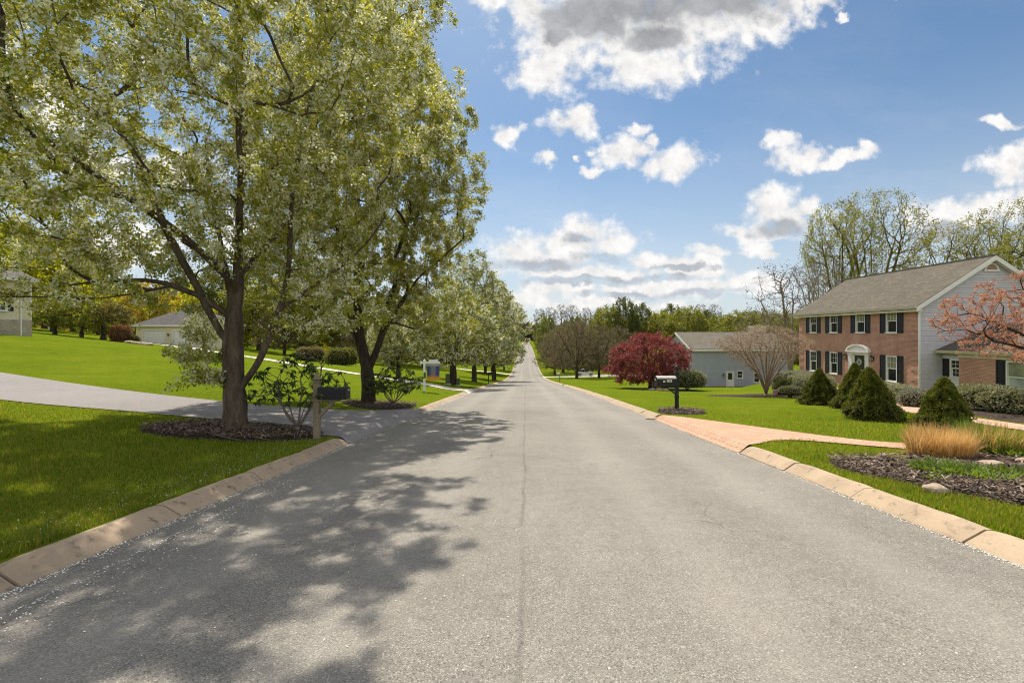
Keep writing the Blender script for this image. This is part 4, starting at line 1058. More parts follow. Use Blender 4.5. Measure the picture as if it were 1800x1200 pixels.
# ------------------------------------------------------------------ shrubs, hedges, grasses, rocks
def red_maple():
    x, y, z = place(1143, 38.5)
    t = thing('red_maple', 'wide red-leaved maple bush standing on the lawn behind the black mailbox', 'tree', (x, y, z))
    s = Skel()
    b0 = s.poly(None, [(0, 0, -.2), (0, 0, .3), (0, 0, .6)], .2)
    for k in range(9):
        a = 2*math.pi*k/9+rng.uniform(-.2, .2); r = rng.uniform(1.2, 2.2)
        s.poly(b0[-1], [(.4*math.cos(a), .4*math.sin(a), 1.2), (r*math.cos(a), r*.8*math.sin(a), rng.uniform(2, 3.2))], .25)
    T = env(420, (0, 0), 3.75, 3.0, .7, 4.75, dome, .5, .22); s.grow(T, .2, .3, .3)
    s.grow(env(650, (0, 0), 3.9, 3.15, .5, 4.9, dome, .28, .22), .1, .22, .3)
    s.radii(.16, .008); s.wood('trunk', M['bark_dark'], t, 1.3)
    leaves(s, 'crown', NL(42000), t, [M['leaf_red']], .13, .42, .16, .018, (1,), .35, per=7, tipw=.5)
red_maple()
def tan_shrub():
    x, y, z = place(1347, 28)
    t = thing('crape_myrtle', 'bare tan many-stemmed shrub tree fanning out in front of the grey house', 'tree', (x, y, z))
    s = Skel(); b0 = s.poly(None, [(0, 0, -.15), (0, 0, .12)], .1)
    for k in range(20):
        a = 2*math.pi*k/20+rng.uniform(-.2, .2); r = rng.uniform(.5, 1.5); q = rng.uniform(.06, .16)
        s.poly(b0[-1], [(q*math.cos(a), q*math.sin(a), .5), (r*.35*math.cos(a), r*.35*math.sin(a), 1.3), (r*math.cos(a), r*math.sin(a), rng.uniform(2.2, 3.2))], .25)
    fan = lambda h: (.12+.88*min(1, h*1.5)**.9)*math.sqrt(max(.02, 1-max(0, (h-.5)/.5)**2))
    s.grow(env(520, (-.2, 0), 2.8, 2.3, .9, 4.25, fan, .5), .3, .25, .2, up=.25)
    s.grow(env(2900, (-.2, 0), 2.95, 2.6, 1.2, 4.4, fan, .35), .15, .18, .2, up=.35, jit=.015)
    s.radii(.11, .0045); s.wood('trunk', M['bark_tan'], t, 1.1)
    leaves(s, 'crown', NL(30000), t, [M['leaf_tan'], M['leaf_grey']], .05, .35, .06, .01, (.6, .4), 0, per=4, tipw=1.5)
tan_shrub()
def coral_tree():
    x, y = 17.1, 14.0; z = hz(x, y)
    t = thing('coral_budding_tree', 'coral-budded tree with wide low branches in front of the brick wing', 'tree', (x, y, z))
    s = Skel(); tr = s.poly(None, [(0, 0, -.2), (.05, 0, .7), (0, 0, 1.3)], .2)
    for a, r, zz in ((3.0, 2.4, 2.3), (2.5, 2.0, 3.0), (3.7, 1.9, 2.6), (1.6, 1.8, 3.0), (.3, 2.2, 2.6), (4.8, 1.9, 2.7), (5.6, 1.9, 2.9), (3.3, 1.2, 3.6)):
        s.poly(tr[-1], [(r*.4*math.cos(a), r*.4*math.sin(a), 1.6+(zz-1.6)*.4), (r*math.cos(a), r*math.sin(a), zz)], .25)
    P = lambda h: (.75+.25*math.sin(math.pi*h))*math.sqrt(max(.05, 1-max(0, (h-.35)/.65)**2))
    s.grow(env(420, (-.3, 0), 3.3, 2.6, 1.75, 4.3, P, .5), .25, .28, 1.0, up=.1)
    s.grow(env(750, (-.3, 0), 3.5, 2.8, 1.7, 4.9, P, .35), .12, .2, 1.0, up=.4)
    s.radii(.13, .0055); s.wood('trunk', M['bark_dark'], t, 1.3)
    leaves(s, 'crown', NL(32000), t, [M['leaf_coral']], .065, .5, .05, .0075, (1,), 0, per=4, tipw=.3)
coral_tree()

def cover(name, S, mats, parent, size, asp, out=1.0, share=(1,), upb=.15, jit=.5):
    """leaves over a shape: S = (points, normals)"""
    P, Nn = S; n = len(P)
    A = Nn*out+rng.normal(0, jit, (n, 3)); A[:, 2] += upb; A /= np.linalg.norm(A, axis=1, keepdims=True)
    B = np.cross(A, rng.normal(0, 1, (n, 3))); B /= np.linalg.norm(B, axis=1, keepdims=True)+1e-9
    L = (size*rng.uniform(.6, 1.4, n))[:, None]; W = L*asp*.5
    V = np.stack([P, P+A*L*.5+B*W, P+A*L, P+A*L*.5-B*W], 1).reshape(-1, 3)
    return np_mesh(name, V, 4, np.arange(4*n), mats, parent, rng.choice(len(share), n, p=np.array(share)/sum(share)))
def lumpy(fn, res=(64, 34)):
    """closed mesh core of a shrub: fn(angle, h) -> point"""
    V = [fn(2*math.pi*i/res[0], j/(res[1]-1)) for j in range(res[1]) for i in range(res[0])]
    Fc = [(j*res[0]+i, j*res[0]+(i+1) % res[0], (j+1)*res[0]+(i+1) % res[0], (j+1)*res[0]+i) for j in range(res[1]-1) for i in range(res[0])]
    b = MB(); b.add(V, Fc+[tuple(range(res[0]-1, -1, -1)), tuple((res[1]-1)*res[0]+i for i in range(res[0]))]); return b
def sample(fn, n, eps=.02):
    a = rng.uniform(0, 2*np.pi, n); h = rng.random(n)
    P = np.array([fn(x, y) for x, y in zip(a, h)]); Pa = np.array([fn(x+eps, y) for x, y in zip(a, h)]); Ph = np.array([fn(x, min(1, y+eps)) for x, y in zip(a, h)])
    Nn = np.cross(Pa-P, Ph-P+1e-6); Nn /= np.linalg.norm(Nn, axis=1, keepdims=True)+1e-9
    return P, Nn
def cone_shrub(px, py, hgt, rad, label, lean=0.0, seed=0, n=19000):
    x, y, z = at(px, py)
    t = thing('dwarf_spruce', label, 'shrub', (x, y, z), 0, 'cone-shaped dwarf spruces')
    def shape(k):
        def fn(a, h):
            hh = h**.9
            r = rad*((1-hh)**.82*(.86+.14*min(1, hh*7)))*k+.02
            lum = 1+.16*noise.noise((math.cos(a)*2.2+seed, math.sin(a)*2.2, hh*4))+.42*noise.noise((math.cos(a)*4.5+seed, math.sin(a)*4.5, hh*9))+.10*noise.noise((math.cos(a)*11+seed, math.sin(a)*11, hh*22))
            r *= lum
            return (r*math.cos(a)+lean*hh, r*math.sin(a), hgt*hh*(k*.5+.5)-.05)
        return fn
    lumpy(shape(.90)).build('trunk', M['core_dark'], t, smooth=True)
    P, Nn = sample(shape(1.0), NL(n)); w = rng.random(len(P)); 
    cover('crown', (P-Nn*.05*rng.random((len(P), 1)), Nn), [M['leaf_spruce']], t, .062, .36, 1.0, upb=.35, jit=.45)
cone_shrub(1440, 711, 1.50, .72, 'pointed dwarf spruce furthest left, by the lawn in front of the brick house', 0, 1)
cone_shrub(1497, 718, 1.68, .57, 'slimmest dwarf spruce, half hidden behind a wider one and in front of the white door', .12, 2)
cone_shrub(1536, 737, 1.52, .72, 'wide dwarf spruce standing in front of the slim one', -.15, 3)
cone_shrub(1659, 751, 1.26, .60, 'dwarf spruce with the blunt top directly behind the straw-coloured grass', .02, 4)

def mound(name, label, cat, loc, rx, ry, hgt, mats, share=(1,), n=5000, size=.07, asp=.5, rotz=0, group=None, seed=0, flat=.6, skirt=.75, stem=0.0, core='core_dark', lump=.12):
    t = thing(name, label, cat, loc, rotz, group)
    def shape(k):
        def fn(a, h):
            ph = math.pi*(.5*(h)+.0)         # 0 rim .. 1 top
            c = math.cos(ph)**flat if h < 1 else 0
            w = (skirt+(1-skirt)*min(1, h*3.5))
            lum = 1+lump*noise.noise((math.cos(a)*1.7*rx+seed, math.sin(a)*1.7*ry, h*2.2))+lump*.7*noise.noise((math.cos(a)*5*rx+seed, math.sin(a)*5*ry, h*6))
            return (rx*c*w*lum*k*math.cos(a), ry*c*w*lum*k*math.sin(a), stem+(hgt-stem)*(.02+.98*math.sin(ph))*lum*(k*.6+.4))
        return fn
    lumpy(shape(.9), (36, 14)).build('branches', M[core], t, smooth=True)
    if stem:
        b = MB()
        for q in range(5):
            a = q*1.26; b.tube([(0.05*math.cos(a), .05*math.sin(a), -.1), (.1*math.cos(a), .1*math.sin(a), stem*.6), (rx*.4*math.cos(a), ry*.4*math.sin(a), stem+.08)], [.035, .03, .018], 5)
        b.build('stem', M['bark_dark'], t, smooth=True)
    cover('foliage', sample(shape(1.0), NL(n)), [M[m] for m in mats], t, size, asp, 1.0, share, .25, .7)
    return t
H3 = lambda x, y: (x, y, hz(x, y))
gh = 'clipped pale hedges in front of the brick house'
mound('hedge', 'pale clipped hedge left of the white front door', 'hedge', H3(18.2, 29.2), 2.6, 1.35, 1.25, ['leaf_hedge'], n=11000, size=.085, rotz=.7, group=gh, seed=3, flat=.35, skirt=.6, lump=.08)
mound('hedge', 'pale clipped hedge under the front window right of the door', 'hedge', H3(17.3, 22.3), 1.15, 2.5, .82, ['leaf_hedge'], n=13000, size=.075, rotz=-.12, group=gh, seed=5, flat=.35, skirt=.6, lump=.08)
mound('hedge', 'long ragged hedge below the wing window, straggly at its foot', 'hedge', H3(15.6, 13.6), .85, 2.9, .68, ['leaf_hedge', 'leaf_green'], (.85, .15), n=17000, size=.065, rotz=.06, group=gh, seed=8, flat=.3, skirt=.7, lump=.12)
mound('hedge', 'low loose hedge clump at the corner of the pale siding', 'hedge', H3(15.0, 17.3), .75, .75, .62, ['leaf_hedge', 'flower_grey'], (.7, .3), n=4500, size=.06, group=gh, seed=9, flat=.5)
mound('hedge', 'pale shrub running toward the white fence beside the grey house', 'hedge', H3(19.2, 32.5), 1.8, 1.2, 1.3, ['leaf_hedge', 'flower_grey'], (.7, .3), n=6000, size=.085, group=gh, seed=10, flat=.45)
mound('evergreen_bush', 'low black-green bush right of the tan shrub stems', 'shrub', H3(16.6, 28.7), .95, .8, 1.05, ['leaf_dark', 'leaf_spruce'], (.7, .3), n=6000, size=.07, seed=11, flat=.5)
mound('mushroom_bush', 'small flat-topped bush on a bare stem at the bed edge', 'shrub', H3(15.0, 25.8), .68, .55, .62, ['leaf_hedge', 'leaf_green'], (.7, .3), n=3500, size=.055, seed=12, flat=.4, stem=.28)
mound('box_bush', 'dark undercut bush with a pale top behind the black mailbox post', 'shrub', H3(13.0, 36.6), 1.55, 1.2, 1.55, ['leaf_hedge', 'leaf_green'], (.7, .3), n=8000, size=.085, seed=13, flat=.42, stem=.3)
mound('red_tipped_bush', 'rounded bush with red top leaves at the edge of the left lawn', 'shrub', place(212, 50), 1.05, 1.0, 1.75, ['leaf_redtop', 'leaf_brown', 'leaf_dark'], (.45, .3, .25), n=5000, size=.09, seed=14, flat=.4, core='core_brown')
mound('dark_bush', 'small dark bush beside the red-tipped one', 'shrub', place(236, 50.5), .55, .5, .8, ['leaf_dark', 'leaf_brown'], (.6, .4), n=1600, size=.08, seed=15)
mound('low_brown_bush', 'low brown bush on the left rise behind the concrete drive', 'shrub', place(545, 62), 2.2, 1.6, 1.8, ['leaf_brown', 'leaf_bud'], (.6, .4), n=3600, size=.15, seed=17, lump=.2)
mound('low_brown_bush', 'low olive bush on the left rise behind the twin-stemmed pear', 'shrub', place(600, 60), 2.4, 1.6, 2.1, ['leaf_green', 'leaf_bud'], (.6, .4), n=3600, size=.15, seed=18, lump=.2)
mound('heather', 'grey-lavender clump left of the yellow flowers', 'plant', H3(10.6, 36.4), .5, .45, .75, ['flower_grey'], n=1800, size=.06, seed=19)
mound('daffodils', 'clump of yellow flowers under the black mailbox', 'flower', H3(10.75, 36.0), .38, .3, .45, ['flower_yellow', 'leaf_lily'], (.7, .3), n=800, size=.09, seed=20)
mound('ground_cover', 'low lime-green ground cover beside the wide dwarf spruce', 'plant', at(1592, 739), .75, .4, .16, ['leaf_lily', 'leaf_bright'], (.8, .2), n=1700, size=.07, seed=21)
mound('ground_cover', 'blue-grey low plant at the foot of the wide dwarf spruce', 'plant', at(1566, 737), .4, .3, .2, ['leaf_hedge', 'leaf_green'], (.4, .6), n=900, size=.06, seed=22)

def rhododendron(loc, rx, h, label, nt, nl):
    t = thing('rhododendron', label, 'shrub', loc)
    s = Skel(); b0 = s.poly(None, [(0, 0, -.1), (0, 0, .12)], .1)
    for k in range(7):
        a = 2*math.pi*k/7+rng.uniform(-.3, .3); r = rx*rng.uniform(.35, .6)
        s.poly(b0[-1], [(r*.5*math.cos(a), r*.4*math.sin(a), h*.25+.03*math.sin(k)), (r*math.cos(a), r*.7*math.sin(a), h*rng.uniform(.45, .65))], .12)
    s.grow(env(nt, (0, 0), rx, rx*.7, h*.3, h, dome, .4, .25), .25, .12, .1, jit=.02, up=.2)
    s.radii(.045, .006); s.wood('stem', M['bark_pale'], t, 1.1)
    tips = [c[-1] for c in s.chains if len(c) > 1 and s.P[c[-1], 2] > h*.35]
    P, A = [], []
    for i in tips:
        for k in range(nl):
            a = rng.uniform(0, 6.28); A.append((math.cos(a), math.sin(a), rng.uniform(-1.3, .1))); P.append(s.P[i]+rng.normal(0, .012, 3))
    P, A = np.array(P), np.array(A); A /= np.linalg.norm(A, axis=1, keepdims=True); n = len(P)
    B = np.cross(A, np.array([0, 0, 1.0])+rng.normal(0, .3, (n, 3))); B /= np.linalg.norm(B, axis=1, keepdims=True)
    L = rng.uniform(.09, .15, (n, 1)); W = L*.17
    V = np.stack([P, P+A*L*.5+B*W, P+A*L+np.array([0, 0, -.02]), P+A*L*.5-B*W], 1).reshape(-1, 3)
    np_mesh('foliage', V, 4, np.arange(4*n), [M['leaf_rhodo']], t)
rhododendron((-4.95, 9.85, hz(-4.95, 9.85)+.03), 1.15, 1.75, 'leggy rhododendron with drooping leaves between the big trunk and the wooden mailbox', 150, 9)
rhododendron((-4.85, 16.7, hz(-4.85, 16.7)+.03), 1.1, 1.5, 'leggy rhododendron at the foot of the twin-stemmed pear', 230, 9)

def grass_clump(loc, rx, h, label, n, m, lean=.55, name='ornamental_grass', wid=.006, dead=None, base=.5):
    t = thing(name, label, 'grass clump', loc)
    a = rng.uniform(0, 6.28, n); r = rng.random(n)**.55*rx*base; out = rng.random(n)**.8*rx*lean+.03
    stray = rng.random(n) < .14; out = np.where(stray, out*2.2+.1, out)
    hh = h*rng.uniform(.5, 1.05, n)*np.where(stray, .6, 1)*(1-.25*(out/(rx*lean+.03))**2)
    d = np.stack([np.cos(a), np.sin(a), np.zeros(n)], 1)
    a2 = a+rng.normal(0, .9, n); d2 = np.stack([np.cos(a2), np.sin(a2), np.zeros(n)], 1)
    P0 = d*r[:, None]; P1 = P0+d2*(out*.35)[:, None]+np.stack([0*a, 0*a, hh*.6], 1); P2 = P0+d2*out[:, None]+np.stack([0*a, 0*a, hh], 1)
    s = np.stack([-np.sin(a2), np.cos(a2), 0*a], 1)+rng.normal(0, .3, (n, 3)); s = s/np.linalg.norm(s, axis=1, keepdims=True)*(wid*rng.uniform(.6, 1.3, n))[:, None]*.5
    V = np.stack([P0-s, P0+s, P1+s*.8, P2, P1-s*.8], 1).reshape(-1, 3); bse = np.arange(n)*5
    I = np.stack([bse, bse+1, bse+2, bse, bse+2, bse+4, bse+4, bse+2, bse+3], 1)
    mi = np.repeat(rng.choice(len(m), n, p=dead or [1.0]), 3)
    np_mesh('foliage', V, 3, I, m, t, mi)
x, y, z = at(1650, 806)
grass_clump((x, y, z+.03), .54, .56, 'straw-coloured ornamental grass, cut square, on the mulch bed', 4200, [M['dry_grass']], .42, wid=.008, base=.72)
x, y, z = at(1742, 800)
grass_clump((x, y, z+.03), .5, .58, 'half green ornamental grass right of the straw-coloured one', 1900, [M['dry_grass'], M['leaf_lily']], .5, wid=.010, dead=[.5, .5], base=.7)
x, y, z = at(1705, 782)
grass_clump((x, y, z+.03), .42, .56, 'tall green grass tuft behind the two ornamental grasses', 420, [M['leaf_lily']], .8, wid=.012)
for px, py, rx, h, n, lb in [(1672, 838, .42, .17, 420, 'green daylily sprouts in front of the straw-coloured grass'), (1722, 846, .36, .16, 380, 'green daylily sprouts below the flat rocks'), (1772, 802, .55, .26, 700, 'thick green lily patch right of the half green grass'),
                             (1650, 850, .16, .09, 90, 'small green sprouts above the pale rock by the bed edge'), (1796, 848, .22, .18, 200, 'green lily tuft at the right end of the mulch bed')]:
    x, y, z = at(px, py); grass_clump((x, y, z+.04), rx, h, lb, n, [M['leaf_lily']], .35, 'lily_plant', .040, base=1.0)

def rock(px, py, sx, sy, sz, label, seed, rz=0.0):
    x, y, z = at(px, py)
    b = bmesh.new(); bmesh.ops.create_icosphere(b, subdivisions=4, radius=1)
    for v in b.verts:
        p = v.co.copy(); k = 1+.22*noise.noise(p*1.1+Vector((seed, 0, 0)))+.07*noise.noise(p*3.2+Vector((seed, 3, 0)))
        q = p*k; q.z = math.copysign(abs(q.z)**.8, q.z); v.co = Vector((q.x*sx, q.y*sy, q.z*sz))
    me = bpy.data.meshes.new('rock'); b.to_mesh(me); b.free(); me.materials.append(M['rock']); me.polygons.foreach_set('use_smooth', [True]*len(me.polygons))
    o = bpy.data.objects.new('rock', me); COL.objects.link(o); o.location = (x, y, z+sz*.45); o.rotation_euler = (0, 0, rz)
    tag(o, label, 'rock', 'rocks on the mulch bed')
rock(1553, 808, .095, .08, .075, 'small upright rock at the far left tip of the mulch bed', 1)
rock(1572, 811, .12, .08, .03, 'thin half-buried rock beside the small upright one', 2)
rock(1645, 866, .135, .10, .072, 'pale egg-shaped rock near the kerb side of the mulch bed', 3, .2)
rock(1716, 822, .16, .11, .05, 'flat pinkish rock left of the domed one', 4, .1)
rock(1742, 825, .20, .13, .09, 'broad domed rock in front of the half green grass', 5, -.2)
rock(1800, 822, .10, .10, .1, 'rounded rock cut off by the right picture edge', 6)
rock(1148, 737, .22, .12, .05, 'flat grey stone in the mulch by the black mailbox post', 7)
for k, (px, Y) in enumerate([(1146, 35.6), (1158, 35.5), (1170, 35.5)]):
    x, y, z = gx(px, Y), Y, hz(gx(px, Y), Y)
    rock(px, 584+(CZ-z)*F/Y, .28, .16, .11, ['pale edging stone left of the yellow flowers', 'pale edging stone below the yellow flowers', 'pale edging stone right of the yellow flowers'][k], 10+k)
for k, px in enumerate((226, 238, 250, 261)):
    x, y, z = place(px, 49); rock(px, 584+(CZ-z)*F/49, .5, .3, .2, ['pale edging boulder under the red-tipped bush', 'pale edging boulder right of the dark small bush', 'pale edging boulder before the first garage door', 'pale edging boulder nearest the garage'][k], 20+k)
# ------------------------------------------------------------------ houses
def wall(b, mp, s0, s1, z0, z1, holes, depth=.12, mi=0, mr=0):
    """wall face with real openings; holes (sa, sb, za, zb); mp(s, d, z) with d outward"""
    S = sorted({s0, s1, *[h[0] for h in holes], *[h[1] for h in holes]}); Z = sorted({z0, z1, *[h[2] for h in holes], *[h[3] for h in holes]})
    for i in range(len(S)-1):
        for j in range(len(Z)-1):
            c, d = (S[i]+S[i+1])/2, (Z[j]+Z[j+1])/2
            if any(h[0] < c < h[1] and h[2] < d < h[3] for h in holes): continue
            b.quad(mp(S[i], 0, Z[j]), mp(S[i+1], 0, Z[j]), mp(S[i+1], 0, Z[j+1]), mp(S[i], 0, Z[j+1]), mi)
    for a, c, e, f in holes:
        for p, q in (((a, e), (c, e)), ((c, e), (c, f)), ((c, f), (a, f)), ((a, f), (a, e))):
            b.quad(mp(p[0], 0, p[1]), mp(q[0], 0, q[1]), mp(q[0], -depth, q[1]), mp(p[0], -depth, p[1]), mr)

def clap(b, mp, z0, z1, ext, pitch=.105, mi=0, lap=.024):
    """clapboards: ext(z) -> (s0, s1)"""
    z = z0
    while z < z1-1e-4:
        zt = min(z+pitch, z1); a0, a1 = ext(z); c0, c1 = ext(zt)
        if a1-a0 > .02:
            if c1-c0 <= 0: c0 = c1 = (c0+c1)/2
            b.quad(mp(a0, lap, z), mp(a1, lap, z), mp(c1, .002, zt), mp(c0, .002, zt), mi)
            b.quad(mp(a0, lap, z), mp(a0, 0, z), mp(a1, 0, z), mp(a1, lap, z), mi)
        z = zt

def window(parent, mp, sc, z0, z1, w, blind=(0, 0), grid=(3, 2), frame='trim', sill='trim', dep=.10, grids=(1, 1), label=None):
    """double-hung window set into its opening: window > pane, sill"""
    b = MB(); s0, s1 = sc-w/2, sc+w/2; f = .075; zm = (z0+z1)/2
    def bx(a, c, e, g, d0, d1): b.box(a, c, d0, d1, e, g, 0, lambda s, d, z: mp(s, d, z))
    bx(s0, s0+f, z0, z1, -dep, .022); bx(s1-f, s1, z0, z1, -dep, .022)
    bx(s0+f, s1-f, z1-f, z1, -dep, .02); bx(s0+f, s1-f, z0, z0+f*.8, -dep, .018)
    bx(s0+f, s1-f, zm-.028, zm+.028, -dep+.01, -.028)
    bx(s0+f, s0+f+.035, z0+f*.8, zm-.028, -dep+.01, -.045); bx(s1-f-.035, s1-f, z0+f*.8, zm-.028, -dep+.01, -.045)
    for half, (e, g) in enumerate(((z0+f*.8, zm-.028), (zm+.028, z1-f))):
        if not grids[half]: continue
        dd = (-.062, -.05) if half == 0 else (-.052, -.04)
        for k in range(1, grid[0]): s = s0+f+(w-2*f)*k/grid[0]; bx(s-.009, s+.009, e, g, *dd)
        for k in range(1, grid[1]):
            z = e+(g-e)*k/grid[1]
            for q in range(grid[0]):
                sa = s0+f+(w-2*f)*q/grid[0]+.0095; sb = s0+f+(w-2*f)*(q+1)/grid[0]-.0095
                bx(sa, sb, z-.009, z+.009, *dd)
    o = b.build('window', M[frame], parent)
    if label: o['label'] = label
    p = MB()
    p.quad(mp(s0+f, -.07, z0+f*.8), mp(s1-f, -.07, z0+f*.8), mp(s1-f, -.07, zm), mp(s0+f, -.07, zm), blind[0])
    p.quad(mp(s0+f, -.06, zm), mp(s1-f, -.06, zm), mp(s1-f, -.06, z1-f), mp(s0+f, -.06, z1-f), blind[1])
    p.build('pane', [M['glass'], M['glass_blind'], M['glass_curtain']], o)
    if sill:
        q = MB(); q.box(s0-.05, s1+.05, -.02, .07, z0-.055, z0-.002, 0, lambda s, d, z: mp(s, d, z)); q.build('sill', M[sill], o)
    return o
def shutter(parent, mp, s0, s1, z0, z1):
    b = MB(); r = .06; zm = z0+(z1-z0)*.47
    def bx(a, c, e, g, d0, d1): b.box(a, c, d0, d1, e, g, 0, lambda s, d, z: mp(s, d, z))
    bx(s0, s0+r, z0, z1, .004, .045); bx(s1-r, s1, z0, z1, .004, .045)
    for e, g in ((z0, z0+.08), (zm-.05, zm+.05), (z1-.08, z1)): bx(s0+r, s1-r, e, g, .004, .044)
    for e, g in ((z0+.08, zm-.05), (zm+.05, z1-.08)):
        bx(s0+r, s1-r, e, g, .004, .018); bx(s0+r+.035, s1-r-.035, e+.04, g-.04, .018, .036)
    return b.build('shutter', M['shutter'], parent)
def wall_lamp(parent, mp, s, z):
    b = MB(); x = lambda ss, d, zz: mp(s+ss, d, z+zz)
    b.box(-.05, .05, .002, .03, -.12, .12, 0, x); b.box(-.015, .015, .03, .14, .06, .085, 0, x)
    b.box(-.085, .085, .06, .23, .10, .125, 0, x); b.box(-.055, .055, .09, .2, .125, .17, 0, x); b.box(-.015, .015, .13, .16, .17, .23, 0, x)
    for u, v in ((-.075, .07), (.06, .07), (-.075, .205), (.06, .205)): b.box(u, u+.015, v, v+.015, -.16, .10, 0, x)
    b.box(-.08, .08, .065, .225, -.19, -.16, 0, x)
    o = b.build('wall_lamp', M['lamp_black'], parent)
    g = MB(); g.box(-.058, .058, .087, .203, -.158, .098, 0, x); g.build('lamp_glass', M['lamp_glass'], o)

def brick_house():
    X0, Y0, Z0 = 23.3, 27.0, -2.25            # front right corner of the main block
    t = thing('brick_house', 'two-storey brick house with black shutters, pale siding gable and a low brick wing', 'house', (X0, Y0, Z0))
    L, Dp = 11.75, 8.6; ze = 5.42; z = lambda w: w-Z0            # world height to local
    fx = lambda s, d, zz: (-d, s, zz)         # front wall looks to -x, s runs along +y
    gy = lambda s, d, zz: (s, -d, zz)         # gable wall looks to -y, s runs along +x
    cols = [1.98, 4.68, 7.42, 9.86]; W = .9
    up0, up1, lo0, lo1 = z(1.57), z(3.07), z(-1.52), z(.11)
    holes = [(c-W/2, c+W/2, up0, up1) for c in cols]+[(c-W/2, c+W/2, lo0, lo1) for c in (cols[0], cols[2], cols[3])]
    dc = 4.78
    holes.append((dc-.62, dc+.62, .12, z(.12)))
    b = MB(); wall(b, fx, 0, L, -.6, z(3.22), holes, .11)
    b.quad((0, L, -.6), (Dp, L, -.6), (Dp, L, ze), (0, L, ze)); b.quad((Dp, 0, -.6), (Dp, L, -.6), (Dp, L, ze), (Dp, 0, ze))
    for k in range(9):                        # projecting brick bands at the corners
        zz = .35+k*.6
        b.box(-.028, .0, .0, .52, zz, zz+.22); b.box(-.028, 0, L-.52, L, zz, zz+.22)
    for c in cols[:1]: b.box(-.02, 0, c-.45, c+.45, z(.52), z(.60))
    b.build('wall', M['brick'], t)
    rl = .65; half = Dp/2; rz = ze+.02
    b = MB()
    def ext(zz):
        if zz <= ze+.05: return (.012, Dp-.012)
        k = (zz-ze-.05)/rl; return (min(k, half)+.012, max(Dp-k, half)-.012)
    clap(b, gy, -.1, ze+.05+rl*half, ext, .15, lap=.03)
    b.quad((.012, .0, -.6), (Dp, .0, -.6), (Dp, .0, ze), (.012, .0, ze)); b.poly([(.012, 0, ze), (Dp, 0, ze), (half, 0, ze+rl*half)])
    b.build('siding', M['siding'], t)
    b = MB(); b.box(-.03, .10, -.03, -.002, -.5, ze-.28); b.build('corner_board', M['trim'], t)
    # roof
    ov, rk = .35, .28; b = MB()
    e0, p0 = (-ov, ze-ov*rl+.18), (half, ze+half*rl+.18)
    for sgn in (1, -1):
        q = lambda x: x if sgn == 1 else Dp-x
        prof = [(q(e0[0]), e0[1]), (q(p0[0]), p0[1]), (q(p0[0]), p0[1]-.14), (q(e0[0]), e0[1]-.12)]
        b.prism(prof, lambda u, v, d: (u, d, v), -rk, L+rk)
    roof = b.build('roof', M['shingle_long'], t)
    b = MB(); b.box(half-.13, half+.13, -rk+.02, L+rk-.02, p0[1]-.07, p0[1]+.03); b.build('ridge_cap', M['shingle_long'], roof)
    b = MB()
    for sgn in (1, -1):
        q = lambda x: x if sgn == 1 else Dp-x
        b.prism([(q(e0[0]-.01), e0[1]-.05), (q(half), p0[1]-.03), (q(half), p0[1]-.30), (q(e0[0]-.01), e0[1]-.31)], lambda u, v, d: (u, d, v), -rk-.035, -rk-.002)
        b.prism([(q(0), ze+.0), (q(half), ze+half*rl-.02), (q(half), ze+half*rl-.10), (q(0), ze-.08)], lambda u, v, d: (u, d, v), -rk, -.02)
    b.build('rake_board', M['trim'], t)
    b = MB(); b.box(-ov+.02, -.003, -rk+.0, L+rk, e0[1]-.30, e0[1]-.17); b.box(-.10, -.004, .0, L, z(3.0)+.07, z(3.0)+.29); b.build('frieze_board', M['cream'], t)
    b = MB(); b.prism([(-ov-.10, e0[1]-.01), (-ov-.005, e0[1]-.02), (-ov-.005, e0[1]-.14), (-ov-.06, e0[1]-.14)], lambda u, v, d: (u, d, v), -rk, L+rk); b.build('gutter', M['gutter'], t)
    # half-round gable vent
    b = MB(); n = 18; vz = z(5.26)
    A = [(half+.44*math.cos(math.pi*k/n), vz+.44*math.sin(math.pi*k/n)) for k in range(n+1)]; I = [(half+.33*math.cos(math.pi*k/n), vz+.04+.32*math.sin(math.pi*k/n)) for k in range(n+1)]
    for k in range(n): b.prism([A[k], A[k+1], I[k+1], I[k]], lambda u, v, d: gy(u, d, v), .016, .07)
    b.prism([(half-.47, vz-.05), (half+.47, vz-.05), (half+.47, vz+.04), (half-.47, vz+.04)], lambda u, v, d: gy(u, d, v), .016, .085)
    v = b.build('gable_vent', M['trim'], t)
    b = MB(); b.poly([gy(p[0], .022, p[1]) for p in I])
    for k in range(6):
        zz = vz+.05+k*.05; hw = math.sqrt(max(.001, .1-(zz-vz)**2)); b.box(half-hw, half+hw, .024, .045, zz, zz+.02, 0, gy)
    b.build('louvre', M['flag_red'] if False else M['brick'], v)
    for k, c in enumerate(cols):
        window(t, fx, c, up0, up1, W, ((0, 1), (0, 1), (0, 0), (0, 0))[k], frame='trim', grids=(0, 1))
        shutter(t, fx, c-W/2-.47, c-W/2-.015, up0-.02, up1+.03); shutter(t, fx, c+W/2+.015, c+W/2+.47, up0-.02, up1+.03)
        if k == 1: continue
        window(t, fx, c, lo0, lo1, W, ((0, 1), 0, (0, 0), (0, 0))[k], frame='trim', grids=(0, 1))
        shutter(t, fx, c-W/2-.47, c-W/2-.015, lo0-.02, lo1+.03); shutter(t, fx, c+W/2+.015, c+W/2+.47, lo0-.02, lo1+.03)
    # front door with pilasters and arched hood
    zt = z(.12); zs = z(.30)
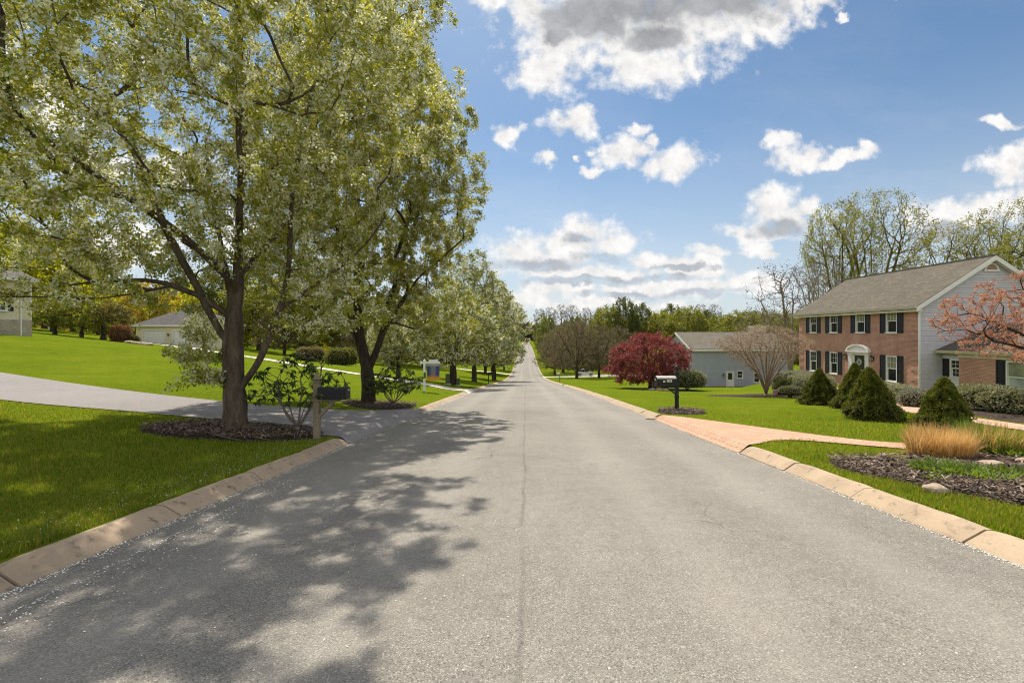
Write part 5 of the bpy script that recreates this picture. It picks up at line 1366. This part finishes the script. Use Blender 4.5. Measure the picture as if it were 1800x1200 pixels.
    for s in (-1, 1):
        b = MB(); a, c = sorted((dc+s*.62, dc+s*.96)); b.box(a, c, .003, .10, .0, zt-.1, 0, lambda u, d, q: fx(u, d, q)); b.box(a-.03, c+.03, .003, .13, zt-.1, zt, 0, lambda u, d, q: fx(u, d, q)); b.box(a-.02, c+.02, .003, .12, 0, .2, 0, lambda u, d, q: fx(u, d, q)); b.build('pilaster', M['trim'], t)
    b = MB()
    b.box(dc-1.02, dc+1.02, .003, .16, zt, zs-.08, 0, fx); b.box(dc-1.1, dc+1.1, .003, .24, zs-.08, zs, 0, fx)
    n = 20; A = [(dc+1.08*math.cos(math.pi*k/n), zs+.47*math.sin(math.pi*k/n)) for k in range(n+1)]; I = [(dc+.93*math.cos(math.pi*k/n), zs+.37*math.sin(math.pi*k/n)) for k in range(n+1)]
    for k in range(n): b.prism([A[k], A[k+1], I[k+1], I[k]], lambda u, v, d: fx(u, d, v), .003, .22)
    b.prism(I, lambda u, v, d: fx(u, d, v), .003, .08)
    b.build('door_surround', M['trim'], t)
    b = MB(); fr = -.1
    b.box(dc-.62, dc-.50, fr, .0, .12, zt, 0, fx); b.box(dc+.50, dc+.62, fr, .0, .12, zt, 0, fx); b.box(dc-.50, dc+.50, fr, .0, zt-.12, zt, 0, fx)
    b.box(dc-.7, dc+.7, -.1, .45, -.35, .118, 0, fx)
    b.build('door_frame', M['trim'], t)
    b = MB(); b.box(dc-.5, dc+.5, -.095, -.05, .12, zt-.12, 0, fx)
    for u0, u1, v0, v1 in ((-.38, -.05, .3, .95), (.05, .38, .3, .95), (-.38, -.05, 1.1, 1.95), (.05, .38, 1.1, 1.95)): b.box(dc+u0, dc+u1, -.05, -.035, v0, v1, 0, fx)
    d = b.build('door', M['door_green'], t)
    b = MB(); b.lathe([(.02, 0), (.035, .02), (.03, .05), (0.005, .06)], (0, 0, 0), 10); h = b.build('handle', M['mail_silver'], d); h.rotation_euler = (0, R(-90), 0); h.location = (.04, dc-.42, 1.05)
    wall_lamp(t, fx, dc-1.3, z(.05)-.2); wall_lamp(t, fx, dc+1.3, z(.05)-.2)
    # low wing towards the eye: siding link, brick front, low roof
    bx_, cx_ = 24.5-X0, 24.74-X0; ye = -10.8; zt2 = z(.20)
    fw = lambda s, d, zz: (bx_-d, s, zz); fc = lambda s, d, zz: (cx_-d, s, zz)
    wz0, wz1 = z(-1.46), z(.16)
    wcs = [-4.26, -7.2, -9.2]
    b = MB(); wall(b, fw, ye, -1.26, -.6, zt2+.1, [(c-.47, c+.47, wz0, wz1) for c in wcs], .11)
    b.quad((bx_, -1.26, -.6), (cx_, -1.26, -.6), (cx_, -1.26, zt2+.1), (bx_, -1.26, zt2+.1)); b.quad((bx_, ye, -.6), (bx_+7, ye, -.6), (bx_+7, ye, zt2), (bx_, ye, zt2))
    b.build('wing_wall', M['brick'], t)
    b = MB(); clap(b, fc, -.1, zt2+.1, lambda q: (-1.26, -.002), .15, lap=.03); b.quad(fc(-1.26, 0, -.6), fc(0, 0, -.6), fc(0, 0, zt2), fc(-1.26, 0, zt2)); b.build('siding', M['siding_white_lit'], t)
    window(t, lambda s, d, q: (cx_-d-.10, s, q), -1.0, z(-.98), z(.06), .86, (0, 0), frame='trim', sill=None, dep=.09, grids=(1, 1))
    shutter(t, lambda s, d, q: (cx_-d-.012, s, q), -.50, -.05, z(-.98), z(.06))
    for c in wcs:
        window(t, fw, c, wz0, wz1, .94, (2, 1), frame='trim', grids=(0, 0))
        shutter(t, fw, c+.49, c+.94, wz0-.02, wz1+.02); shutter(t, fw, c-.94, c-.49, wz0-.02, wz1+.02)
    b = MB(); sl = .42; ex, ez = 24.28-X0, z(.56); rx, rzz = ex+3.8, ez+3.8*sl
    b.prism([(ex, ez), (rx, rzz), (rx, rzz-.12), (ex, ez-.10)], lambda u, v, d: (u, d, v), ye-.3, -.02)
    b.prism([(rx, rzz), (rx+3.8, ez), (rx+3.8, ez-.1), (rx, rzz-.12)], lambda u, v, d: (u, d, v), ye-.3, -.02)
    b.build('roof', M['shingle_long'], t)
    b = MB(); b.prism([(ex-.10, ez-.0), (ex-.004, ez-.01), (ex-.004, ez-.13), (ex-.06, ez-.13)], lambda u, v, d: (u, d, v), ye-.3, -.02)
    b.build('gutter', M['gutter'], t)
    b = MB(); b.box(ex+.02, bx_-.004, ye-.2, -.03, ez-.19, ez-.125); b.box(bx_-.05, bx_-.003, ye, -1.24, z(.20), ez-.19)
    k = ye+.05
    while k < -1.3: b.box(bx_-.085, bx_-.051, k, k+.06, z(.30), z(.36)); k += .13
    b.build('frieze_board', M['cream'], t)
    b = MB(); b.poly([(bx_, ye, zt2), (bx_+7, ye, zt2), (rx, ye, rzz-.1)]); b.build('wing_gable', M['siding'], t)
    return t
brick_house()
def wreath():
    t = thing('wreath', 'white round wreath hanging on the dark green front door', 'wreath', (23.3+.035, 27+4.78, -2.25+1.78))
    b = MB(); n = 26
    for j in range(n):
        a = 2*math.pi*j/n
        for q in range(5):
            r = .17+rng.normal(0, .03); p = np.array([-.02-rng.random()*.04, r*math.cos(a), r*math.sin(a)]); e = rng.normal(0, .05, (3, 3))
            b.add([p, p+e[0], p+e[1]+e[0]*.5, p+e[2]*.6], [(0, 1, 2, 3)])
    b.tube([(-.02, .17*math.cos(2*math.pi*k/20), .17*math.sin(2*math.pi*k/20)) for k in range(21)], .035, 6)
    b.build('flowers', M['flower_white'], t)
wreath()

def grey_house():
    X0, Y0, Z0 = 19.75, 54.0, -5.2
    t = thing('grey_house', 'blue-grey sided house with a plain end wall and a small white door', 'house', (X0, Y0, Z0))
    W, Dp, ze = 11.7, 10.2, 4.86; gy = lambda s, d, q: (s, -d, q); rl = .36
    b = MB()
    holes = [(4.05, 5.0, .14, 2.2), (5.3, 6.05, 1.35, 2.25), (7.3, 8.05, .85, 2.0)]
    wall(b, gy, 0, W, .0, ze, holes, .1)
    for k in range(int(W/.2)):               # vertical grooves of the panel siding
        s = .2*k+.1
        b.box(s, s+.018, .0, .012, 2.35, ze-.02, 0, gy)
    b.quad((0, 0, 0), (0, Dp, 0), (0, Dp, ze), (0, 0, ze)); b.quad((W, 0, 0), (W, Dp, 0), (W, Dp, ze), (W, 0, ze)); b.quad((0, Dp, 0), (W, Dp, 0), (W, Dp, ze), (0, Dp, ze))
    for s in (0, W): b.poly([(s, 0, ze), (s, Dp, ze), (s, Dp/2, ze+rl*Dp/2)])
    b.build('wall', M['siding_blue'], t)
    b = MB(); wall(b, lambda s, d, q: (s, -.03-d, q), -.02, W+.02, -.8, .33, [(4.0, 5.05, .1, .4)], .05); b.box(-.02, W+.02, -.03, .0, .33, .36); b.build('foundation', M['core_brown'], t)
    b = MB(); ov = .4
    prof = lambda s: [(-ov, ze-ov*rl+.14), (Dp/2, ze+rl*Dp/2+.14), (Dp+ov, ze-ov*rl+.14), (Dp+ov, ze-ov*rl+.02), (Dp/2, ze+rl*Dp/2+.0), (-ov, ze-ov*rl+.02)]
    b.prism(prof(0), lambda u, v, d: (d, u, v), -.35, W+.35); roof = b.build('roof', M['shingle'], t)
    b = MB(); b.box(10.0, 11.6, Dp/2+.3, Dp/2+1.4, ze+rl*Dp/2-.8, ze+rl*Dp/2+.8); ch = b.build('chimney', M['siding_beige'], roof)
    b = MB(); b.box(9.9, 11.68, Dp/2+.2, Dp/2+1.5, ze+rl*Dp/2+.8, ze+rl*Dp/2+.92); b.build('chimney_cap', M['trim'], ch)
    b = MB()
    b.prism([(-ov, ze-ov*rl+.13), (Dp/2, ze+rl*Dp/2+.13), (Dp/2, ze+rl*Dp/2-.13), (-ov, ze-ov*rl-.12)], lambda u, v, d: (d, u, v), -.39, -.352)
    b.box(-.35, W+.35, -ov-.03, -ov-.002, ze-ov*rl-.12, ze-ov*rl+.10); b.box(-.35, W+.35, -ov, -.01, ze-ov*rl-.13, ze-ov*rl-.0)
    b.build('rake_board', M['trim'], t)
    b = MB(); b.box(W-.16, W-.04, -.12, -.02, .1, ze-.2); b.box(W-.06, W+.08, -.05, -.001, 0, ze-.2); b.build('downspout', M['trim'], t)
    b = MB(); x = gy
    b.box(4.05, 4.14, -.1, .03, .14, 2.2, 0, x); b.box(4.91, 5.0, -.1, .03, .14, 2.2, 0, x); b.box(4.14, 4.91, -.1, .03, 2.11, 2.2, 0, x); b.box(3.95, 5.1, -.08, .3, .05, .139, 0, x); b.build('door_frame', M['trim'], t)
    b = MB(); b.box(4.14, 4.91, -.08, -.04, .14, 2.11, 0, x); b.box(4.24, 4.81, -.04, -.028, .25, 1.0, 0, x); d = b.build('door', M['trim'], t)
    b = MB(); b.quad(gy(4.28, -.036, 1.2), gy(4.77, -.036, 1.2), gy(4.77, -.036, 1.98), gy(4.28, -.036, 1.98)); b.build('pane', M['glass'], d)
    b = MB(); b.lathe([(.02, 0), (.035, .03), (.01, .06)], (4.22, -.03, 1.05), 8); b.build('handle', M['mail_silver'], d)
    window(t, gy, 5.675, 1.35, 2.25, .75, (0, 0), sill='trim', grids=(0, 0)); window(t, gy, 7.675, .85, 2.0, .75, (0, 0), sill='trim', grids=(0, 0))
    wall_lamp(t, gy, 3.7, 1.75)
grey_house()
def picket_fence():
    x0, y0 = 31.6, 52.5; t = thing('fence', 'low pale picket fence at the right end of the grey house', 'fence', (x0, y0, hz(x0, y0)))
    b = MB()
    for k in range(34): b.box(k*.13, k*.13+.08, -.02, .02, .0, 1.15+.12*math.sin(k*math.pi/11))
    b.build('pickets', M['cream'], t)
    b = MB(); b.box(-.05, 4.5, .022, .07, .25, .35); b.box(-.05, 4.5, .022, .07, .85, .95); b.build('rail', M['cream'], t)
picket_fence()

def left_house():
    X0, Y0 = -40.0, 24.0; Z0 = hz(X0, 33)-.35
    t = thing('white_house', 'cream-sided house with a stone base at the left picture edge, mostly behind the near tree', 'house', (X0, Y0, Z0))
    L, Dp, ze = 12.8, 9.0, 4.7; fx = lambda s, d, q: (d, s, q)
    b = MB(); b.quad((0, 0, 1.3), (0, L, 1.3), (0, L, ze), (0, 0, ze)); clap(b, fx, 1.45, ze, lambda q: (0, L), .15)
    for y in (0, L): b.quad((0, y, 1.3), (-Dp, y, 1.3), (-Dp, y, ze), (0, y, ze)); b.poly([(0, y, ze), (-Dp, y, ze), (-Dp/2, y, ze+.5*Dp/2)])
    b.build('siding', M['siding_beige'], t)
    b = MB(); b.box(-Dp, .06, -.03, L+.03, -1.5, 1.45); b.build('stone_base', M['stone'], t)
    b = MB(); b.prism([(.45, ze-.1), (-Dp/2, ze+.5*Dp/2+.15), (-Dp-.45, ze-.1), (-Dp-.45, ze-.22), (-Dp/2, ze+.5*Dp/2), (.45, ze-.22)], lambda u, v, d: (u, d, v), -.4, L+.4); b.build('roof', M['shingle_dark'], t)
    b = MB(); b.box(.061, .13, L-.85, L-.77, -.6, ze-.2); b.build('downspout', M['trim'], t)
    b = MB(); b.box(.016, .06, L-.10, L+.02, 1.46, ze-.15); b.build('corner_board', M['trim'], t)
    b = MB(); b.box(.451, .54, -.4, L+.4, ze-.24, ze-.08); b.build('gutter', M['trim'], t)
    for s in (10.4, 7.0, 3.6):
        window(t, lambda u, d, q: (d+.10, u, q), s, 2.1, 3.6, 1.3, (0, 0), sill='trim', dep=.09)
        shutter(t, lambda u, d, q: (d+.02, u, q), s+.67, s+1.1, 2.1, 3.6); shutter(t, lambda u, d, q: (d+.02, u, q), s-1.1, s-.67, 2.1, 3.6)
left_house()
def garage():
    X0, Y0 = -51.8, 60.5; Z0 = hz(-45, 59.5)-.25
    t = thing('garage', 'beige garage with two pale panel doors and a grey hipped roof on the left rise', 'garage', (X0, Y0, Z0))
    W, Dp, ze = 9.2, 8.0, 3.05; gy = lambda s, d, q: (s, -d, q)
    ds = [(1.0, 3.7), (5.0, 7.7)]
    b = MB(); wall(b, gy, 0, W, -.6, ze, [(a, c, -.0, 2.25) for a, c in ds], .12)
    for s in (0, W): b.quad((s, 0, -.6), (s, Dp, -.6), (s, Dp, ze), (s, 0, ze))
    clap(b, gy, 2.4, ze, lambda q: (0, W), .16); b.build('wall', M['siding_beige'], t)
    b = MB(); o = .4; h = 2.4; A = [(-o, -o, ze-.06), (W+o, -o, ze-.06), (W+o, Dp+o, ze-.06), (-o, Dp+o, ze-.06)]; r0, r1 = (3.4, Dp/2, ze+h), (W-3.4, Dp/2, ze+h)
    b.add(A+[r0, r1], [(0, 1, 5, 4), (1, 2, 5), (2, 3, 4, 5), (3, 0, 4), (3, 2, 1, 0)]); b.build('roof', M['shingle_dark'], t)
    b = MB(); b.box(-o, W+o, -o-.03, -o-.002, ze-.22, ze-.03); b.box(-o, W+o, -o, -.02, ze-.24, ze-.20); b.build('gutter', M['trim'], t)
    for a, c in ds:
        b = MB(); b.box(a-.14, a, .0, .04, -.1, 2.25, 0, gy); b.box(c, c+.14, .0, .04, -.1, 2.25, 0, gy); b.box(a-.14, c+.14, .0, .042, 2.25, 2.4, 0, gy); b.build('door_frame', M['trim'], t)
        b = MB(); b.box(a, c, -.10, -.06, 0, 2.25, 0, gy)
        for r in range(4):
            for q in range(4):
                u = a+(c-a)*q/4; b.box(u+.08, u+(c-a)/4-.08, -.06, -.045, r*.56+.08, r*.56+.5, 0, gy)
        b.build('garage_door', M['trim'], t)
    wall_lamp(t, gy, 4.35, 1.75)
garage()

# ------------------------------------------------------------------ mailboxes, sign, boxes, car
def text_mesh(body, size, m, parent, loc, rot):
    cu = bpy.data.curves.new('house_number', 'FONT'); cu.body = body; cu.size = size; cu.align_x = 'CENTER'; cu.align_y = 'CENTER'; cu.extrude = .0015
    o = bpy.data.objects.new('house_number', cu); cu.materials.append(m); COL.objects.link(o)
    me = bpy.data.meshes.new_from_object(o.evaluated_get(bpy.context.evaluated_depsgraph_get())); me.materials.clear(); me.materials.append(m)
    bpy.data.objects.remove(o); o = bpy.data.objects.new('house_number', me); COL.objects.link(o); o.parent = parent; o.location = loc; o.rotation_euler = rot; return o
def box_shell(b, L, W, Hh, mi=0, arch=.45):
    """mailbox body along +x: flat sides, arched top"""
    n = 12; hs = Hh*(1-arch)
    prof = [(-W/2, 0), (W/2, 0), (W/2, hs)]+[(W/2*math.cos(math.pi*k/n), hs+Hh*arch*math.sin(math.pi*k/n)) for k in range(1, n)]+[(-W/2, hs)]
    b.prism(prof, lambda u, v, d: (d, u, v), 0, L, mi); return prof
def right_mailbox():
    x, y = 5.18, 15.6; z = hz(x, y)
    t = thing('mailbox', 'black mailbox with number plate on an ornate black post beside the brick apron', 'mailbox', (x, y, z))
    b = MB()
    b.lathe([(.10, -.1), (.10, .06), (.085, .09), (.075, .12), (.068, .30), (.066, .44), (.082, .47), (.082, .52), (.062, .55), (.056, .8), (.055, 1.12), (.056, 1.26)], sides=14)
    b.box(-.058, .058, -.058, .058, .62, 1.3); b.build('post', M['mail_black'], t, smooth=False)
    b = MB(); b.lathe([(.085, 1.30), (.085, 1.335), (.05, 1.36), (.045, 1.40), (.068, 1.44), (.072, 1.48), (.055, 1.53), (.02, 1.56), (.003, 1.565)], sides=14); b.build('finial', M['mail_black'], t, smooth=True)
    b = MB(); b.box(-.52, -.058, -.03, .03, .80, .85); b.prism([(-.058, .62), (-.3, .80), (-.36, .80), (-.058, .56)], lambda u, v, d: (u, d, v), -.02, .02); b.box(.058, .2, -.02, .02, 1.2, 1.24); b.build('bracket', M['mail_black'], t)
    L, W, Hh = .64, .28, .34; b = MB()
    pr = box_shell(b, L, W, Hh, 0, .22); o = b.build('box', M['mail_black'], t); o.location = (-.70, 0, .855)
    b = MB(); n = 12; hs = Hh*.78
    for k in range(n):
        a0, a1 = math.pi*k/n, math.pi*(k+1)/n; f = lambda a, e: ((W/2+e)*math.cos(a), hs+(Hh*.22+e)*math.sin(a))
        b.prism([f(a0, .003), f(a1, .003), f(a1, .010), f(a0, .010)], lambda u, v, d: (d, u, v), -.02, L+.004)
    b.build('lit_top', M['mail_silver'], o)  # silver strip paints the lit top of the black box
    b = MB(); b.prism([(u*1.05, v*1.02-.003) for u, v in pr], lambda u, v, d: (d, u, v), -.028, -.004); b.build('door', M['mail_black'], o)
    b = MB(); b.box(-.05, -.028, -.03, .03, .2, .24); b.build('handle', M['mail_silver'], o)
    b = MB(); b.box(.315, .49, -W/2-.006, -W/2-.001, .155, .235); b.box(.185, .265, -W/2-.006, -W/2-.001, .15, .205); p = b.build('number_plate', M['plate'], o)
    text_mesh('1209', .062, M['mail_black'], p, (.403, -W/2-.0075, .195), (R(90), 0, 0))
    b = MB(); b.box(.2, .215, W/2+.003, W/2+.012, .16, .46); b.box(.12, .215, W/2+.003, W/2+.012, .40, .46); b.build('flag', M['flag_red'], o)
right_mailbox()
def left_mailbox():
    x, y, z = at(557, 771); z = hz(x, y)+.03
    t = thing('mailbox', 'plain black mailbox on a weathered wooden post in the mulch by the big trunk', 'mailbox', (x, y, z))
    b = MB(); w = .058; b.box(-w, w, -w, w, -.1, 1.13); b.box(-.075, .075, -.075, .075, 1.13, 1.155); b.box(-.04, .04, -.04, .04, 1.155, 1.19); b.box(-.07, .07, -.07, .07, 1.19, 1.21)
    b.add([(-.06, -.06, 1.21), (.06, -.06, 1.21), (.06, .06, 1.21), (-.06, .06, 1.21), (0, 0, 1.37)], [(0, 1, 4), (1, 2, 4), (2, 3, 4), (3, 0, 4)]); b.build('post', M['post_wood'], t, bevel=.004)
    b = MB(); b.box(-.14, .48, -.07, .07, .745, .79); b.prism([(.06, .48), (.06, .40), (.36, .70), (.36, .745), (.30, .745)], lambda u, v, d: (u, d, v), -.045, .045); b.build('brace', M['post_wood'], t, bevel=.003)
    L, W, Hh = .56, .22, .245; b = MB(); pr = box_shell(b, L, W, Hh, 0, .16); o = b.build('box', M['mail_black'], t, bevel=.004); o.location = (.065, -.02, .795)
    b = MB(); b.prism([(u*1.06, v*1.03-.003) for u, v in pr], lambda u, v, d: (d, u, v), L+.003, L+.03); b.build('door', M['mail_black'], o)
    b = MB(); b.box(L+.03, L+.045, -.02, .02, .17, .2); b.build('handle', M['mail_silver'], o)
left_mailbox()
def plain_mailbox(x, y, label, side, pale=False, h=1.05):
    z = hz(x, y); t = thing('mailbox', label, 'mailbox', (x, y, z))
    b = MB(); b.box(-.05, .05, -.05, .05, -.1, h); b.box(-.05 if side > 0 else -.4, .4 if side > 0 else .05, -.04, .04, h, h+.04); b.build('post', M['mail_black'] if not pale else M['post_wood'], t)
    b = MB(); pr = box_shell(b, .5, .2, .24, 0, .4); o = b.build('box', M['mail_silver'] if pale else M['mail_black'], t); o.location = (-.06 if side > 0 else -.44, 0, h+.045)
    b = MB(); b.prism([(u*1.05, v*1.03-.003) for u, v in pr], lambda u, v, d: (d, u, v), .502 if side > 0 else -.02, .52 if side > 0 else -.002); b.build('door', M['mail_black'], o)
plain_mailbox(4.75, 63.5, 'small silver-topped mailbox at the far right kerb before the silver car', -1, True)
plain_mailbox(-4.45, 54.6, 'small black mailbox on a thin post at the far left kerb beyond the concrete drive', 1)
plain_mailbox(-4.4, 118.5, 'dark mailbox post at the corner of the far left drive', 1, h=1.3)
plain_mailbox(-4.4, 140, 'farthest mailbox on the left, beyond the corner one', 1, h=1.3)

def hanging_sign():
    x, y = -5.9, 26.5; z = hz(x, y)
    t = thing('hanging_sign', 'white post on the left lawn with a hanging blue and orange sign panel', 'sign', (x, y, z))
    b = MB(); w = .055; b.box(-w, w, -w, w, -.1, 1.82); b.add([(-w, -w, 1.82), (w, -w, 1.82), (w, w, 1.82), (-w, w, 1.82), (0, 0, 1.88)], [(0, 1, 4), (1, 2, 4), (2, 3, 4), (3, 0, 4)])
    b.build('post', M['sign_white'], t, bevel=.004)
    b = MB(); b.box(-.26, -w-.001, -.04, .04, 1.60, 1.70); b.box(w+.001, .92, -.04, .04, 1.60, 1.70); b.build('arm', M['sign_white'], t, bevel=.003)
    b = MB(); b.box(.26, .80, -.015, .015, 1.702, 1.84); b.build('rider_plate', M['sign_white'], t)
    b = MB(); b.box(-.36, .36, -.012, .012, -.52, .42); p = b.build('sign_panel', M['sign_face'], t); p.location = (.52, 0, 1.16)
    b = MB()
    for s in (-.25, .25): b.tube([(s, 0, .42), (s, 0, .442)], .006, 6)
    b.build('hook', M['lamp_black'], p)
    b = MB(); b.box(-.02, .10, -.10, -.058, .78, 1.08); b.box(.0, .13, -.11, -.058, 1.06, 1.10); b.build('leaflet_box', M['box_green'], t)
hanging_sign()
for px, Y, hh, lb in ((787, 37.2, .85, 'taller green utility box left of the round pear trunk'), (805, 37.8, .6, 'shorter green utility box right of the round pear trunk')):
    x = gx(px, Y); t = thing('utility_box', lb, 'utility box', (x, Y, hz(x, Y)))
    b = MB(); b.box(-.16, .16, -.14, .14, .06, hh-.04); b.build('body', M['box_green'], t, bevel=.02)
    b = MB(); b.box(-.18, .18, -.16, .16, hh-.039, hh); b.build('lid', M['box_green'], t, bevel=.01)
    b = MB(); b.box(-.24, .24, -.22, .22, -.05, .059); b.build('base', M['concrete'], t)

def car():
    x, y = 14.7, 112.5; z = float(hz(x, y))+.06
    t = thing('parked_car', 'silver car parked behind the big brown tree on the far right drive', 'car', (x, y, z))
    b = MB(); m = lambda u, v, d: (u, d, v)
    low = [(-2.25, .35), (-2.28, .75), (-2.2, 1.05), (-1.0, 1.08), (.75, 1.05), (1.7, .95), (2.2, .82), (2.28, .5), (2.2, .32), (1.85, .30), (1.8, .52), (1.62, .72), (1.36, .76), (1.1, .68), (.95, .48), (.92, .28), (-.95, .28), (-1.0, .5), (-1.15, .7), (-1.4, .76), (-1.65, .7), (-1.8, .5), (-1.84, .3)]
    n = len(low); ws = [(-.90, .94), (-.93, 1), (.93, 1), (.90, .94)]
    V = []; Fc = []
    for d, k in ws: V += [(u*(.985 if abs(d) < .92 else 1), d, .6+(v-.6)*k) for u, v in low]
    for j in range(3):
        for i in range(n): Fc.append((j*n+i, j*n+(i+1) % n, (j+1)*n+(i+1) % n, (j+1)*n+i))
    Fc += [tuple(range(n)), tuple(3*n+i for i in range(n))]
    b.add(V, Fc)
    cab = [(-2.12, 1.06, .86), (-1.85, 1.66, .70), (-.2, 1.72, .70), (.35, 1.62, .69), (1.0, 1.05, .85)]
    V = [(u, -w, v) for u, v, w in cab]+[(u, w, v) for u, v, w in cab]
    b.add(V, [(0, 1, 2, 3, 4), (5, 6, 7, 8, 9)]+[(i, (i+1) % 5, 5+(i+1) % 5, 5+i) for i in range(5)])
    body = b.build('body', M['car_paint'], t, bevel=.03)
    b = MB()
    for sg in (-1, 1):
        f = lambda u, v: (u, sg*(.862-.16*(v-1.06)/.62+.004+.004*(v > 1.3)), v)
        for q in ([(-1.9, 1.12), (-1.72, 1.58), (-1.15, 1.6), (-1.15, 1.12)], [(-1.08, 1.12), (-1.08, 1.6), (-.25, 1.62), (-.25, 1.12)], [(-.18, 1.12), (-.18, 1.62), (.3, 1.54), (.78, 1.12)]): b.poly([f(*p) for p in q])
    b.poly([(.42, -.66, 1.58), (.42, .66, 1.58), (.97, .8, 1.1), (.97, -.8, 1.1)]); b.poly([(-1.9, -.66, 1.6), (-1.9, .66, 1.6), (-2.13, .8, 1.12), (-2.13, -.8, 1.12)])
    b.build('window', M['car_glass'], t)
    for u in (-1.4, 1.36):
        for sg in (-1, 1):
            o = MB(); o.lathe([(.2, -.11), (.32, -.10), (.345, -.06), (.345, .06), (.32, .10), (.2, .11)], sides=20); w = o.build('wheel', M['tyre'], t); w.location = (u, sg*.84, .345); w.rotation_euler = (R(90), 0, 0)
            o = MB(); o.lathe([(.03, -.118), (.19, -.112), (.2, -.1), (.2, .1), (.19, .112), (.03, .118)], sides=12); o.build('rim', M['rim'], w)
    for sg in (-1, 1):
        o = MB(); o.box(2.14, 2.29, sg*.6-.18, sg*.6+.18, .68, .8); o.build('headlight', M['lamp_glass'], t, bevel=.02)
        o = MB(); o.box(-2.30, -2.2, sg*.7-.12, sg*.7+.12, .85, 1.02); o.build('tail_light', M['flag_red'], t)
        o = MB(); o.box(.62, .78, sg*.86-.0, sg*1.04, 1.08, 1.2); o.build('mirror', M['car_paint'], t)
car()
def flower_pot():
    x, y = 15.1, 27.5; t = thing('flower_pot', 'small pink pot at the foot of the tan shrub stems', 'pot', (x, y, hz(x, y)+.05))
    b = MB(); b.lathe([(.09, 0), (.12, .12), (.15, .3), (.17, .32), (.17, .36), (.14, .36), (.12, .3)], sides=16); b.build('pot', M['pot_pink'], t, smooth=True)
flower_pot()
